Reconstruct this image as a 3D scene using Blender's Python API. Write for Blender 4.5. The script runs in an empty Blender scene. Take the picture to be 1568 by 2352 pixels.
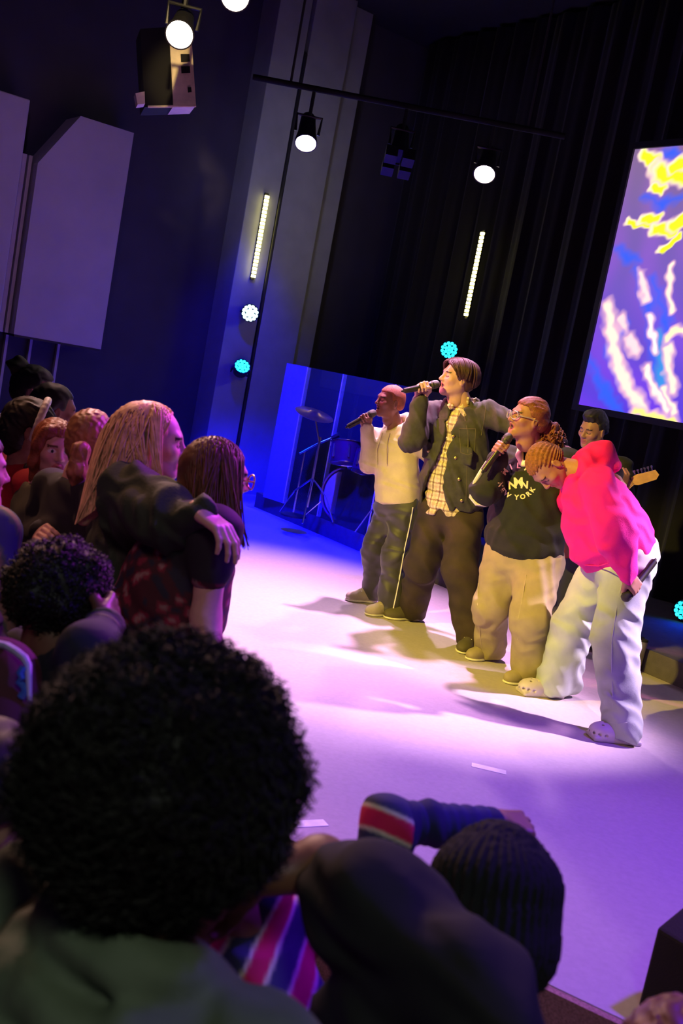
import bpy, bmesh, math, random
import numpy as np
from math import sin, cos, pi, radians, sqrt, atan2
from mathutils import Vector, Matrix

# ------------------------------------------------------------------ camera
FPX = 2300.0
ROLL = radians(10.8)
PITCH = radians(7.9)
CAM = np.array([0.0, 0.0, 1.85])
_F = np.array([0, cos(PITCH), -sin(PITCH)])
_r0 = np.array([1.0, 0, 0]); _u0 = np.array([0, sin(PITCH), cos(PITCH)])
_R = cos(ROLL) * _r0 + sin(ROLL) * _u0
_U = -sin(ROLL) * _r0 + cos(ROLL) * _u0
scene = bpy.context.scene
col = scene.collection
cam_d = bpy.data.cameras.new('camera')
cam_d.sensor_fit = 'VERTICAL'; cam_d.sensor_height = 36.0
cam_d.lens = 36.0 * FPX / 2352.0
cam_d.clip_start = 0.05
cam_d.dof.use_dof = True
cam_d.dof.focus_distance = 6.2
cam_d.dof.aperture_fstop = 4.0
cam = bpy.data.objects.new('camera', cam_d); col.objects.link(cam)
cam.matrix_world = Matrix(((_R[0], _U[0], -_F[0], CAM[0]), (_R[1], _U[1], -_F[1], CAM[1]),
                           (_R[2], _U[2], -_F[2], CAM[2]), (0, 0, 0, 1)))
scene.camera = cam
# ------------------------------------------------------------------ view, world
scene.view_settings.view_transform = 'Standard'
scene.view_settings.look = 'None'
scene.view_settings.gamma = 1.0
scene.view_settings.use_curve_mapping = False
scene.view_settings.exposure = 0.0
scene.cycles.use_denoising = True
scene.cycles.max_bounces = 6
scene.cycles.diffuse_bounces = 2
scene.cycles.sample_clamp_indirect = 4.0
world = bpy.data.worlds.new('world'); scene.world = world; world.use_nodes = True
world.node_tree.nodes['Background'].inputs[0].default_value = (0.035, 0.02, 0.11, 1)
world.node_tree.nodes['Background'].inputs[1].default_value = 0.25

# room frame: u runs along the stage front (towards the right of the photo), n runs into the stage
UV = np.array([0.61, -0.7924, 0.0]); NV = np.array([0.7924, 0.61, 0.0])
STAGE = 0.35
DECK2 = 0.50
def RM(u, n, z=0.0):
    return UV * u + NV * n + np.array([0, 0, z])
def ray(x, y):
    v = _F * FPX + _R * (x - 784) - _U * (y - 1176)
    return v / v[1]
def P(x, y, d):
    "point seen at photo position x, y standing d metres ahead"
    return CAM + ray(x, y) * d
def Gd(x, y, z):
    r = ray(x, y); return CAM + r * ((z - CAM[2]) / r[2])
def PU(x, y, c):
    r = ray(x, y); return CAM + r * ((c - UV @ CAM) / (UV @ r))
def PN(x, y, c):
    r = ray(x, y); return CAM + r * ((c - NV @ CAM) / (NV @ r))

# ------------------------------------------------------------------ lights of the hall (truss spots outside the frame, plus added fills)
def spot(name, loc, aim, colr, power, angle=40, blend=0.5, rad=0.09):
    l = bpy.data.lights.new(name, 'SPOT'); l.color = colr; l.energy = power
    l.spot_size = radians(angle); l.spot_blend = blend; l.shadow_soft_size = rad
    o = bpy.data.objects.new(name, l); col.objects.link(o)
    d = Vector(aim) - Vector(loc)
    o.matrix_world = Matrix.Translation(Vector(loc)) @ d.to_track_quat('-Z', 'Y').to_matrix().to_4x4()
    return o
# warm front key from the house truss, over the audience
spot('front_key', (-2.3, 2.2, 3.8), (0.95, 5.75, 1.15), (1.0, 0.74, 0.09), 1700, 26, 0.5, 0.06)
# pink-white washes from the upstage truss, a hard side light from stage left
spot('wash_back', (0.5, 7.2, 5.4), (-0.3, 6.0, 0.35), (1.0, 0.50, 0.95), 3000, 50, 1.0, 0.12)
spot('wash_side', (4.4, 5.3, 3.6), (1.5, 4.9, 1.0), (1.0, 0.66, 1.0), 2900, 21, 1.0, 0.08)
spot('wash_violet', (2.6, 3.0, 4.8), (1.1, 2.8, 0.35), (0.16, 0.012, 1.0), 1150, 66, 1.0, 0.15)
spot('wash_blue', (-1.0, 6.9, 3.5), (-0.5, 9.1, 0.35), (0.0, 0.0, 1.0), 4500, 54, 0.5, 0.12)
spot('wash_blue_right', (4.4, 7.4, 3.9), (2.6, 6.2, 0.4), (0.0, 0.01, 1.0), 2600, 50, 0.8, 0.12)
spot('pillar_blue_fill', tuple(RM(-7.4, 4.3, 4.5)), tuple(RM(-9.2, 5.35, 2.0)), (0.0, 0.0, 1.0), 500, 30, 1.0, 0.1)  # added spot, stands in for the blue glow round the pars
spot('pillar_white', tuple(RM(-7.0, 4.0, 3.2)), tuple(RM(-9.2, 5.6, 3.6)), (0.75, 0.72, 1.0), 60, 60, 1.0, 0.2)
spot('wash_rose', (-2.4, 6.6, 3.4), (0.9, 5.9, 1.65), (1.0, 0.22, 0.50), 850, 24, 0.8, 0.08)
spot('front_spill', (-1.4, 0.4, 4.4), (1.8, 3.8, 0.35), (1.0, 0.55, 0.12), 330, 26, 1.0, 0.1)
# house lights over the audience, last an added projector fill
spot('house_violet', (-1.6, 3.2, 4.6), (-3.3, 9.0, 2.6), (0.62, 0.38, 1.0), 115, 36, 0.9, 0.2)
spot('house_magenta', (1.4, 5.4, 3.7), (-0.6, 3.0, 1.3), (0.62, 0.05, 1.0), 1000, 34, 0.8, 0.1)
spot('house_amber', (-2.6, 5.0, 4.4), (-0.9, 3.2, 1.5), (1.0, 0.45, 0.25), 260, 38, 0.8, 0.1)
spot('house_pink', (-1.8, 0.3, 4.2), (-0.8, 3.2, 1.3), (1.0, 0.42, 0.50), 90, 30, 0.9, 0.3)
spot('house_dim', (0.4, -1.6, 4.6), (0.1, 1.2, 1.2), (0.8, 0.9, 0.75), 130, 44, 0.9, 0.4)
spot('projector_fill', (-0.9, 2.6, 3.9), tuple(P(415, 180, 7.2)), (1.0, 0.72, 0.30), 900, 7, 0.8, 0.05)  # added narrow spot, only brightens the projector side

# ------------------------------------------------------------------ materials
MATS = {}
def mat(name, c=(0.5, 0.5, 0.5), rough=0.6, metal=0.0, var=0.12, scale=18.0, bump=0.0, bscale=120.0,
        emit=None, estr=1.0, attr=False, trans=0.0, alpha=None, sheen=0.0):
    if name in MATS: return MATS[name]
    m = bpy.data.materials.new(name); m.use_nodes = True; MATS[name] = m
    nt = m.node_tree; N = nt.nodes; L = nt.links
    b = N['Principled BSDF']
    b.inputs['Roughness'].default_value = rough; b.inputs['Metallic'].default_value = metal
    tc = N.new('ShaderNodeTexCoord')
    nz = N.new('ShaderNodeTexNoise'); nz.inputs['Scale'].default_value = scale; nz.inputs['Detail'].default_value = 4
    L.new(tc.outputs['Object'], nz.inputs['Vector'])
    mr = N.new('ShaderNodeMapRange'); mr.inputs[1].default_value = 0.3; mr.inputs[2].default_value = 0.7
    mr.inputs[3].default_value = 1 - var; mr.inputs[4].default_value = 1 + var
    L.new(nz.outputs['Fac'], mr.inputs[0])
    mx = N.new('ShaderNodeVectorMath'); mx.operation = 'SCALE'
    if attr:
        a = N.new('ShaderNodeAttribute'); a.attribute_name = 'Col'; L.new(a.outputs['Color'], mx.inputs[0])
    else:
        mx.inputs[0].default_value = c[:3]
    L.new(mr.outputs[0], mx.inputs['Scale'])
    L.new(mx.outputs[0], b.inputs['Base Color'])
    if bump:
        n2 = N.new('ShaderNodeTexNoise'); n2.inputs['Scale'].default_value = bscale; n2.inputs['Detail'].default_value = 3
        L.new(tc.outputs['Object'], n2.inputs['Vector'])
        bp = N.new('ShaderNodeBump'); bp.inputs['Strength'].default_value = bump; bp.inputs['Distance'].default_value = 0.01
        L.new(n2.outputs['Fac'], bp.inputs['Height']); L.new(bp.outputs[0], b.inputs['Normal'])
    if emit is not None:
        b.inputs['Emission Color'].default_value = (*emit, 1); b.inputs['Emission Strength'].default_value = estr
    if trans: b.inputs['Transmission Weight'].default_value = trans
    if alpha is not None: b.inputs['Alpha'].default_value = alpha
    if sheen: b.inputs['Sheen Weight'].default_value = sheen
    return m

# ------------------------------------------------------------------ mesh helpers
def link(o, parent=None):
    col.objects.link(o)
    if parent is not None: o.parent = parent
    return o
def tag(o, label=None, cat=None, group=None, kind=None):
    if label: o['label'] = label
    if cat: o['category'] = cat
    if group: o['group'] = group
    if kind: o['kind'] = kind
    return o
def empty(name, loc, label, cat, group=None):
    o = bpy.data.objects.new(name, None); o.empty_display_size = 0.1; col.objects.link(o)
    o.location = tuple(loc); o['org'] = tuple(float(a) for a in loc)
    return tag(o, label, cat, group)
def np_mesh(name, V, Fc, cols=None, smooth=True):
    "V (n,3); Fc list of (m,k) integer arrays"
    me = bpy.data.meshes.new(name)
    if isinstance(Fc, np.ndarray): Fc = [Fc]
    Fc = [f for f in Fc if len(f)]
    V = np.asarray(V, np.float32)
    nl = sum(f.size for f in Fc); nf = sum(len(f) for f in Fc)
    me.vertices.add(len(V)); me.vertices.foreach_set('co', V.ravel())
    me.loops.add(nl); me.polygons.add(nf)
    me.loops.foreach_set('vertex_index', np.concatenate([f.ravel() for f in Fc]).astype(np.int32))
    tot = np.concatenate([np.full(len(f), f.shape[1]) for f in Fc]).astype(np.int32)
    st = np.concatenate([[0], np.cumsum(tot)[:-1]]).astype(np.int32)
    me.polygons.foreach_set('loop_start', st)
    me.polygons.foreach_set('use_smooth', np.full(nf, smooth))
    me.update(calc_edges=True)
    if cols is not None:
        at = me.color_attributes.new('Col', 'FLOAT_COLOR', 'POINT')
        c4 = np.ones((len(V), 4), np.float32); c4[:, :3] = cols
        at.data.foreach_set('color', c4.ravel())
    return me
class MB:
    "collects pieces given in world coordinates, builds ONE mesh object"
    def __init__(s): s.V = []; s.F = []; s.n = 0
    def add(s, V, F):
        V = np.asarray(V, float); s.V.append(V); s.F += [tuple(int(i) + s.n for i in f) for f in F]; s.n += len(V); return s
    def box(s, c, X, Y, Z):
        "half axis vectors"
        c, X, Y, Z = (np.asarray(a, float) for a in (c, X, Y, Z))
        V = [c + a * X + b * Y + g * Z for g in (-1, 1) for b in (-1, 1) for a in (-1, 1)]
        F = [(0, 2, 3, 1), (4, 5, 7, 6), (0, 1, 5, 4), (2, 6, 7, 3), (0, 4, 6, 2), (1, 3, 7, 5)]
        return s.add(V, F)
    def rbox(s, u0, u1, n0, n1, z0, z1):
        return s.box(RM((u0 + u1) / 2, (n0 + n1) / 2, (z0 + z1) / 2), UV * (u1 - u0) / 2, NV * (n1 - n0) / 2, (0, 0, (z1 - z0) / 2))
    def tube(s, pts, rad, seg=8, cap=True):
        pts = [np.asarray(p, float) for p in pts]
        if not hasattr(rad, '__len__'): rad = [rad] * len(pts)
        n = len(pts); V = []; F = []
        prev = None
        for i, p in enumerate(pts):
            t = pts[min(i + 1, n - 1)] - pts[max(i - 1, 0)]; t = t / (np.linalg.norm(t) + 1e-9)
            if prev is None:
                a = np.array([0, 0, 1.0]) if abs(t[2]) < 0.9 else np.array([1.0, 0, 0])
            else: a = prev
            x = a - t * (a @ t); x /= np.linalg.norm(x) + 1e-9; prev = x; y = np.cross(t, x)
            for k in range(seg):
                A = 2 * pi * k / seg; V.append(p + rad[i] * (cos(A) * x + sin(A) * y))
        for i in range(n - 1):
            for k in range(seg):
                k2 = (k + 1) % seg
                F.append((i * seg + k, i * seg + k2, (i + 1) * seg + k2, (i + 1) * seg + k))
        if cap:
            F.append(tuple(range(seg))[::-1]); F.append(tuple((n - 1) * seg + k for k in range(seg)))
        return s.add(V, F)
    def lathe(s, o, ax, prof, seg=24):
        "profile of (t along axis, radius)"
        ax = np.asarray(ax, float); ax = ax / np.linalg.norm(ax)
        return s.tube2([np.asarray(o, float) + ax * t for t, r in prof], [r for t, r in prof], ax, seg)
    def tube2(s, pts, rad, ax, seg):
        a = np.array([0, 0, 1.0]) if abs(ax[2]) < 0.9 else np.array([1.0, 0, 0])
        x = np.cross(ax, a); x /= np.linalg.norm(x); y = np.cross(ax, x); V = []; F = []
        for p, r in zip(pts, rad):
            for k in range(seg):
                A = 2 * pi * k / seg; V.append(p + max(r, 1e-5) * (cos(A) * x + sin(A) * y))
        n = len(pts)
        for i in range(n - 1):
            for k in range(seg):
                k2 = (k + 1) % seg
                F.append((i * seg + k, i * seg + k2, (i + 1) * seg + k2, (i + 1) * seg + k))
        F.append(tuple(range(seg))[::-1]); F.append(tuple((n - 1) * seg + k for k in range(seg)))
        return s.add(V, F)
    def build(s, name, m, parent=None, smooth=False, bevel=0.0):
        V = np.concatenate(s.V); org = np.zeros(3)
        if parent is not None:
            q = parent
            while q is not None:
                if 'org' in q: org = np.array(q['org']); break
                q = q.parent
        me = bpy.data.meshes.new(name); me.from_pydata([tuple(v) for v in (V - org)], [], s.F); me.update()
        bm = bmesh.new(); bm.from_mesh(me); bmesh.ops.recalc_face_normals(bm, faces=bm.faces); bm.to_mesh(me); bm.free()
        if smooth:
            me.polygons.foreach_set('use_smooth', [True] * len(me.polygons))
            try: me.set_sharp_from_angle(angle=radians(40))
            except Exception: pass
        me.materials.append(m)
        o = bpy.data.objects.new(name, me); link(o, parent)
        if bevel:
            b = o.modifiers.new('bevel', 'BEVEL'); b.width = bevel; b.segments = 2; b.limit_method = 'ANGLE'
        return o
def copy_obj(o, parent=None, name=None):
    c = o.copy(); col.objects.link(c); c.parent = parent
    return c

# ------------------------------------------------------------------ the setting
carpet = mat('stage carpet', (0.50, 0.44, 0.46), 0.95, var=0.05, scale=50, bump=0.15, bscale=500)
def floor_mat():
    m = mat('hall carpet', (0.34, 0.19, 0.16), 0.95, var=0.35, scale=160, bump=0.6, bscale=300)
    return m
dark_wall = mat('dark navy wall paint', (0.035, 0.032, 0.055), 0.85, var=0.12, scale=3)
black = mat('black paint', (0.012, 0.011, 0.016), 0.8, var=0.2)
grey_col = mat('grey blue plaster', (0.20, 0.21, 0.25), 0.8, var=0.10, scale=4, bump=0.05)
panel_m = mat('pale acoustic panel cloth', (0.42, 0.38, 0.40), 0.95, var=0.06, scale=3, bump=0.2, bscale=300)
metal_dk = mat('dark metal', (0.03, 0.03, 0.035), 0.45, 0.6, var=0.1)
chrome = mat('chrome', (0.55, 0.55, 0.6), 0.25, 1.0, var=0.05)

def st(o): o['kind'] = 'structure'; return o
st(MB().rbox(-9.9, 7, -6, 7.8, -0.1, 0).build('floor', floor_mat()))
def edge_n(u): return min(1.84 + 0.14 * (u + 3.0) ** 2, 2.75)
def deck_shape(off0, off1, z0, z1, back=None):
    us = np.linspace(-9.9, 6.5, 120); fr = [(u, edge_n(u) + off0) for u in us]
    bk = [(u, back) for u in (6.5, -9.9)] if back else [(u, edge_n(u) + off1) for u in us[::-1]]
    pts = fr + bk; k = len(pts); b = MB()
    V = [RM(u, n_, z) for z in (z0, z1) for u, n_ in pts]
    F = [(j, (j + 1) % k, (j + 1) % k + k, j + k) for j in range(k)]
    if back: F += [tuple(range(k, 2 * k)), tuple(range(k))[::-1]]
    else:
        m_ = len(us)
        for z_ in (0, k): F += [(z_ + j, z_ + j + 1, z_ + 2 * m_ - 2 - j, z_ + 2 * m_ - 1 - j) for j in range(m_ - 1)]
    return b.add(V, F)
deck = st(deck_shape(0, 0, 0, STAGE, 7.6).build('floor_stage', carpet))
st(deck_shape(-0.03, -0.002, 0, STAGE - 0.002).build('trim_1', mat('stage lip', (0.34, 0.19, 0.16), 0.9, var=0.35, scale=160)))
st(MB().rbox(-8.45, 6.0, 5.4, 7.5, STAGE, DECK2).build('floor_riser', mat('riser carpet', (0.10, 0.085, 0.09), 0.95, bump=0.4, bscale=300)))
wl = st(MB().rbox(-9.75, -9.55, -6, 7.7, 0, 5.6).build('wall_left', dark_wall))
st(MB().rbox(-9.75, 6.5, 7.6, 7.8, 0, 5.6).build('wall_back', black))
st(MB().rbox(-9.9, 7, -6, 7.8, 5.6, 5.75).build('ceiling', black))
# pale acoustic panels on the left wall
for i, (n0, n1, lb) in enumerate([(1.7, 2.88, 'pale cloth acoustic panel on left wall, cut off by the photo edge'),
                                  (3.02, 3.86, 'pale cloth acoustic panel on left wall nearest the grey pillars')]):
    t = empty('acoustic_panel', RM(-9.3, (n0 + n1) / 2, 1.62), lb, 'wall panel', 'acoustic panels on the left wall')
    if i == 0:
        MB().rbox(-9.55, -9.2, n0, n1, 1.62, 3.64).build('panel_face', panel_m, t, bevel=0.01)
    else:
        b = MB(); z0, z1 = 1.62, 3.64
        pts = [(n0, z0), (n1, z0), (n1, z1), (n0 + 0.32, z1), (n0, z1 - 0.50)]
        V = [RM(u, a, z) for u in (-9.55, -9.2) for a, z in pts]; k = len(pts)
        b.add(V, [tuple(range(k)), tuple(range(k, 2 * k))[::-1]] + [(j, (j + 1) % k, (j + 1) % k + k, j + k) for j in range(k)])
        b.build('panel_face', panel_m, t)
    MB().rbox(-9.54, -9.21, n0 + 0.01, n1 - 0.01, 1.60, 1.622).build('bottom_rail', metal_dk, t)
MB().rbox(-9.55, -9.3, 2.9, 2.95, 1.62, 3.2).build('wall_batten', panel_m, wl)
MB().rbox(-9.55, -9.3, 2.97, 3.0, 1.62, 3.2).build('wall_batten', panel_m, wl)
for n0 in (2.45, 3.05, 3.28, 3.55):
    MB().rbox(-9.55, -9.5, n0, n0 + 0.025, 0.0, 1.6).build('wall_trim_strip', panel_m, wl)
# grey pillars
pl1 = st(MB().rbox(-9.55, -9.2, 5.15, 5.515, 0, 5.6).build('pillar_1', grey_col, bevel=0.006))
pl2 = st(MB().rbox(-9.55, -9.2, 5.56, 6.05, 0, 5.6).build('pillar_2', grey_col, bevel=0.006))
st(MB().rbox(-9.55, -9.34, 6.05, 6.36, 0, 5.6).build('pillar_3', grey_col))
MB().tube([RM(-9.2, 5.537, 0.35), RM(-9.2, 5.537, 4.9)], 0.018).build('cable_conduit', metal_dk, pl1)
# black stage curtain with folds
def curtain(u0, u1, n, z0, z1, name, label):
    nu = int((u1 - u0) / 0.025); U = np.linspace(u0, u1, nu); V = []; F = []
    for z in np.linspace(z0, z1, 8):
        amp = 0.045 * (0.7 + 0.3 * (z1 - z) / (z1 - z0))
        for a in U:
            V.append(RM(a, n + amp * sin(a * 21 + 0.8 * sin(a * 3.1)) + 0.015 * sin(a * 47), z))
    for j in range(7):
        for i in range(nu - 1):
            F.append((j * nu + i, j * nu + i + 1, (j + 1) * nu + i + 1, (j + 1) * nu + i))
    b = MB().add(V, F); o = b.build(name, mat('black velvet', (0.004, 0.0038, 0.006), 0.95, var=0.15, sheen=0.05), smooth=True)
    md = o.modifiers.new('thick', 'SOLIDIFY'); md.thickness = 0.01
    return tag(o, label, 'curtain')
curtain(-9.3, 5.5, 7.15, DECK2 + 0.005, 5.55, 'stage_curtain', 'black velvet curtain hanging in folds behind the band')

# projection screen
def make_screen():
    u0, u1, z0, z1, n = -5.475, -2.0, 1.94, 3.97, 6.4
    t = empty('projection_screen', RM((u0 + u1) / 2, n, z0), 'large glowing screen with yellow, violet and cream swirls beside the curtain', 'screen')
    fr = mat('screen frame black', (0.01, 0.01, 0.012), 0.5)
    for a in ((u0 - 0.05, u0, z0 - 0.05, z1 + 0.05), (u1, u1 + 0.05, z0 - 0.05, z1 + 0.05), (u0, u1, z0 - 0.05, z0), (u0, u1, z1, z1 + 0.05)):
        MB().rbox(a[0], a[1], n - 0.02, n + 0.05, a[2], a[3]).build('frame_bar', fr, t)
    MB().rbox(u0 - 0.03, u1 + 0.03, n + 0.05, n + 0.08, z0 - 0.03, z1 + 0.03).build('back_panel', fr, t)
    MB().tube([RM(u0 + 0.6, n + 0.1, z1), RM(u0 + 0.6, n + 0.1, 5.6)], 0.02).build('hanging_rod', fr, t)
    MB().tube([RM(u1 - 0.6, n + 0.1, z1), RM(u1 - 0.6, n + 0.1, 5.6)], 0.02).build('hanging_rod', fr, t)
    nu, nz = 420, 250
    uu = np.linspace(u0, u1, nu); zz = np.linspace(z0, z1, nz); A, Z = np.meshgrid(uu, zz)
    V = UV[None] * A.reshape(-1, 1) + NV[None] * n + np.stack([0 * A.ravel(), 0 * A.ravel(), Z.ravel()], 1)
    # picture painted in the photo frame of the screen: s,t positions measured in metres on the screen
    x = A - u0; y = Z - z0
    def W(px, py):
        q = PN(px, py, n); return float(q @ UV - u0), float(q[2] - z0)
    wx = x + 0.05 * np.sin(4 * y + 2 * x) + 0.03 * np.sin(9 * y - 5 * x); wy = y + 0.05 * np.sin(5 * x + 1)
    sw = 0.5 + 0.5 * np.sin(13 * (wx * 0.9 + wy * 0.45) + 3 * np.sin(2.4 * wy - 1.5 * wx) + 1.2)
    up = np.clip(y / 2.0, 0, 1)
    base = np.stack([0.10 + 0.14 * up + 0.06 * sw, 0.045 + 0.10 * up, 0.72 - 0.42 * up + 0.1 * sw], -1)
    xw = x + .012 * np.sin(31 * y + 2 * np.sin(17 * x)) + .006 * np.sin(70 * y + 40 * x); yw = y + .010 * np.sin(37 * x + 1.5) + .006 * np.sin(61 * x - 50 * y)
    def blend(c, m):
        nonlocal base
        m = np.clip(m, 0, 1)[..., None]; base = base * (1 - m) + np.array(c) * m
    def cap(p, q, r0, r1, soft=0.4):
        a, b = W(*p), W(*q); dx, dy = b[0] - a[0], b[1] - a[1]
        tt = np.clip(((xw - a[0]) * dx + (yw - a[1]) * dy) / (dx * dx + dy * dy + 1e-9), 0, 1)
        d = np.hypot(xw - a[0] - tt * dx, yw - a[1] - tt * dy); r = r0 + (r1 - r0) * tt
        return np.clip((r * (1 + soft) - d) / (2 * soft * r), 0, 1)
    blue = (0.03, 0.12, 0.95)
    for s_ in ((1460, 620), (1490, 700), (1500, 860)), ((1500, 640), (1530, 740), (1535, 800)), ((1350, 820), (1390, 900), (1420, 935)), ((1370, 870), (1400, 920), (1430, 950)), ((1440, 740), (1400, 800), (1420, 880)), ((1420, 570), (1440, 590), (1470, 600)), ((1510, 360), (1540, 350), (1568, 360)), ((1480, 450), (1520, 470), (1568, 450)):
        blend(blue, 0.75 * cap(s_[0], s_[1], .03, .045, .9)); blend(blue, 0.75 * cap(s_[1], s_[2], .045, .02, .9))
    blend((0.02, 0.35, 0.85), 0.8 * cap((1512, 770), (1520, 900), .035, .05, .8))
    pink = (1.0, 0.55, 0.70); cream = (1.0, 0.93, 0.75)
    def streak(pts, r, c=cream, h=pink):
        for a, b in zip(pts[:-1], pts[1:]): blend(h, 0.9 * cap(a, b, r * 1.5, r * 1.5, .5))
        for a, b in zip(pts[:-1], pts[1:]): blend(c, cap(a, b, r * .8, r * .8, .5))
    streak([(1396, 705), (1404, 760), (1416, 830), (1440, 890), (1475, 935)], .042)
    streak([(1427, 730), (1432, 750)], .03, (1, .75, .78)); streak([(1444, 775), (1458, 808)], .036, (1, .75, .8))
    streak([(1472, 628), (1478, 665), (1483, 690)], .026, (1, .8, .8))
    streak([(1541, 610), (1535, 660), (1542, 712)], .020); streak([(1492, 725), (1497, 770), (1506, 808)], .020, (.95, .95, 1))
    streak([(1482, 845), (1500, 890), (1530, 940)], .026, (1, .97, .85)); streak([(1525, 895), (1550, 950)], .02)
    streak([(1530, 775), (1545, 762), (1568, 758)], .025, (1, .97, .6)); streak([(1534, 800), (1534, 850), (1548, 895)], .03)
    streak([(1460, 945), (1500, 958), (1545, 968)], .03, (1, .95, .25))
    yel = (0.90, 0.93, 0.02)
    for a, b, r in (((1478, 358), (1510, 372), .05), ((1505, 385), (1512, 420), .06), ((1515, 395), (1568, 400), .075), ((1500, 432), (1520, 434), .035), ((1545, 385), (1568, 372), .05),
                    ((1440, 510), (1500, 520), .025), ((1475, 505), (1510, 500), .035), ((1500, 525), (1545, 530), .045), ((1545, 515), (1580, 500), .05), ((1515, 575), (1560, 545), .026)):
        blend(pink, 0.9 * cap(a, b, r * 1.2, r * 1.2, .25))
        blend((1, 1, .6), cap(a, b, r * 1.0, r * 1.0, .3)); blend(yel, cap((a[0] + 4, a[1] + 2), b, r * .85, r * .85, .3))
    # further right, out of the photo, the same swirls go on
    blend(cream, (x > 1.15) * np.clip(np.sin(9 * wx + 5 * wy) - .75, 0, 1) * 4); blend(yel, (x > 1.15) * np.clip(np.sin(5 * wx - 7 * wy + 2) - .8, 0, 1) * 5)
    i = np.arange(nu * nz).reshape(nz, nu)
    Fq = np.stack([i[:-1, :-1], i[:-1, 1:], i[1:, 1:], i[1:, :-1]], -1).reshape(-1, 4)
    me = np_mesh('screen_picture', V - np.array(t['org']), Fq, base.reshape(-1, 3))
    m = bpy.data.materials.new('screen picture'); m.use_nodes = True; nt = m.node_tree
    at = nt.nodes.new('ShaderNodeAttribute'); at.attribute_name = 'Col'
    b = nt.nodes['Principled BSDF']; b.inputs['Base Color'].default_value = (0.02, 0.02, 0.02, 1); b.inputs['Roughness'].default_value = 0.5
    nt.links.new(at.outputs['Color'], b.inputs['Emission Color']); b.inputs['Emission Strength'].default_value = 1.1
    me.materials.append(m); link(bpy.data.objects.new('screen_picture', me), t)
make_screen()

# ------------------------------------------------------------------ lamps
lens_warm = mat('lamp lens white', (1, 1, 1), 0.3, emit=(1.0, 0.86, 0.62), estr=40)
def stage_lamp(pos, aim, r, label, power, colr, lit=True, ang=50, pipe_z=3.9):
    pos = np.array(pos); d = np.array(aim) - pos; d = d / np.linalg.norm(d)
    t = empty('stage_lamp', pos, label, 'stage light', 'round stage lamps on the ceiling bars')
    MB().lathe(pos, d, [(-0.30, 0.05), (-0.28, r * 0.75), (-0.12, r * 0.9), (-0.02, r * 1.12), (0.0, r * 1.12), (0.0, r * 1.02), (-0.01, r * 1.0)]).build('housing', metal_dk, t, True)
    if lit: MB().lathe(pos, d, [(-0.02, r), (-0.006, r * 0.98), (0.004, r * 0.6), (0.008, 0.001)]).build('lens', lens_warm, t, True)
    else: MB().lathe(pos, d, [(-0.03, r), (-0.02, r * 0.6), (-0.015, 0.001)]).build('lens', mat('dull lens', (0.25, 0.27, 0.3), 0.1), t, True)
    s = np.cross(d, (0, 0, 1)); s /= np.linalg.norm(s); c = pos - d * 0.12; top = np.array([c[0], c[1], pipe_z])
    MB().tube([c - s * r * 1.15, c - s * r * 1.25 + (0, 0, r * 1.6), c + s * r * 1.25 + (0, 0, r * 1.6), c + s * r * 1.15], 0.012, 6).build('yoke', metal_dk, t)
    MB().tube([c + (0, 0, r * 1.6), top], 0.014, 6).build('clamp', metal_dk, t)
    for k in range(4):
        A = k * pi / 2 + pi / 4; e = np.cross(s, d); o = cos(A) * s + sin(A) * e
        MB().box(pos + d * 0.05 + o * r * 1.25, s * 0.05 * abs(sin(A)) + e * 0.05 * abs(cos(A)) * 0 + s * 0.01, e * 0.045, d * 0.05).build('barn_door', metal_dk, t) if not lit else None
    if lit and power:
        l = bpy.data.lights.new('lamp_beam', 'SPOT'); l.color = colr; l.energy = power; l.spot_size = radians(ang); l.spot_blend = 1.0; l.shadow_soft_size = 0.08
        o = bpy.data.objects.new('lamp_beam', l); link(o, t)
        o.matrix_parent_inverse = Matrix.Identity(4)
        o.location = tuple(d * 0.06); dd = Vector(d); o.rotation_euler = dd.to_track_quat('-Z', 'Y').to_euler()
    return t
A1, A2, A3, A4, A5 = P(412, 80, 6.0), P(540, -8, 5.8), P(702, 330, 8.0), P(1112, 401, 8.0), P(915, 362, 8.0)
stage_lamp(A1, (-0.9, 3.0, 1.4), 0.075, 'round white stage lamp glowing in front of the hanging pale box', 260, (1, .55, .5))
stage_lamp(A2, (-0.2, 2.2, 1.4), 0.075, 'round amber stage lamp cut off by the top edge of the photo', 200, (1, .5, .4))
stage_lamp(A3, (-0.35, 5.6, 0.35), 0.078, 'round white stage lamp hung in front of the grey pillars', 380, (1, .62, .95))
stage_lamp(A4, (0.35, 5.2, 0.35), 0.078, 'round white stage lamp hung above the yellow light strip on the curtain', 380, (1, .62, .95))
stage_lamp(A5, (0.1, 6.0, 0.35), 0.075, 'unlit dark stage lamp hanging between the two white lamps', 0, (1, 1, 1), False)
def bar(p, q, name, label):
    t = empty(name, (np.array(p) + np.array(q)) / 2, label, 'lighting bar')
    MB().tube([p, q], 0.024, 10).build('pipe', mat('matte black bar', (.002, .002, .002), 1.0), t, True)
    for f in (0.12, 0.88):
        a = np.array(p) * (1 - f) + np.array(q) * f
        MB().tube([a, (a[0], a[1], 5.6)], 0.01, 6).build('hanger', black, t)
bar((-1.3, 8.1, 3.93), (1.15, 8.1, 3.93), 'lighting_bar', 'dark lighting bar carrying the two white lamps over the stage')
bar((-2.2, 6.1, 3.93), (-0.6, 5.95, 3.93), 'lighting_bar', 'dark lighting bar carrying the lamps near the top left')
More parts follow.
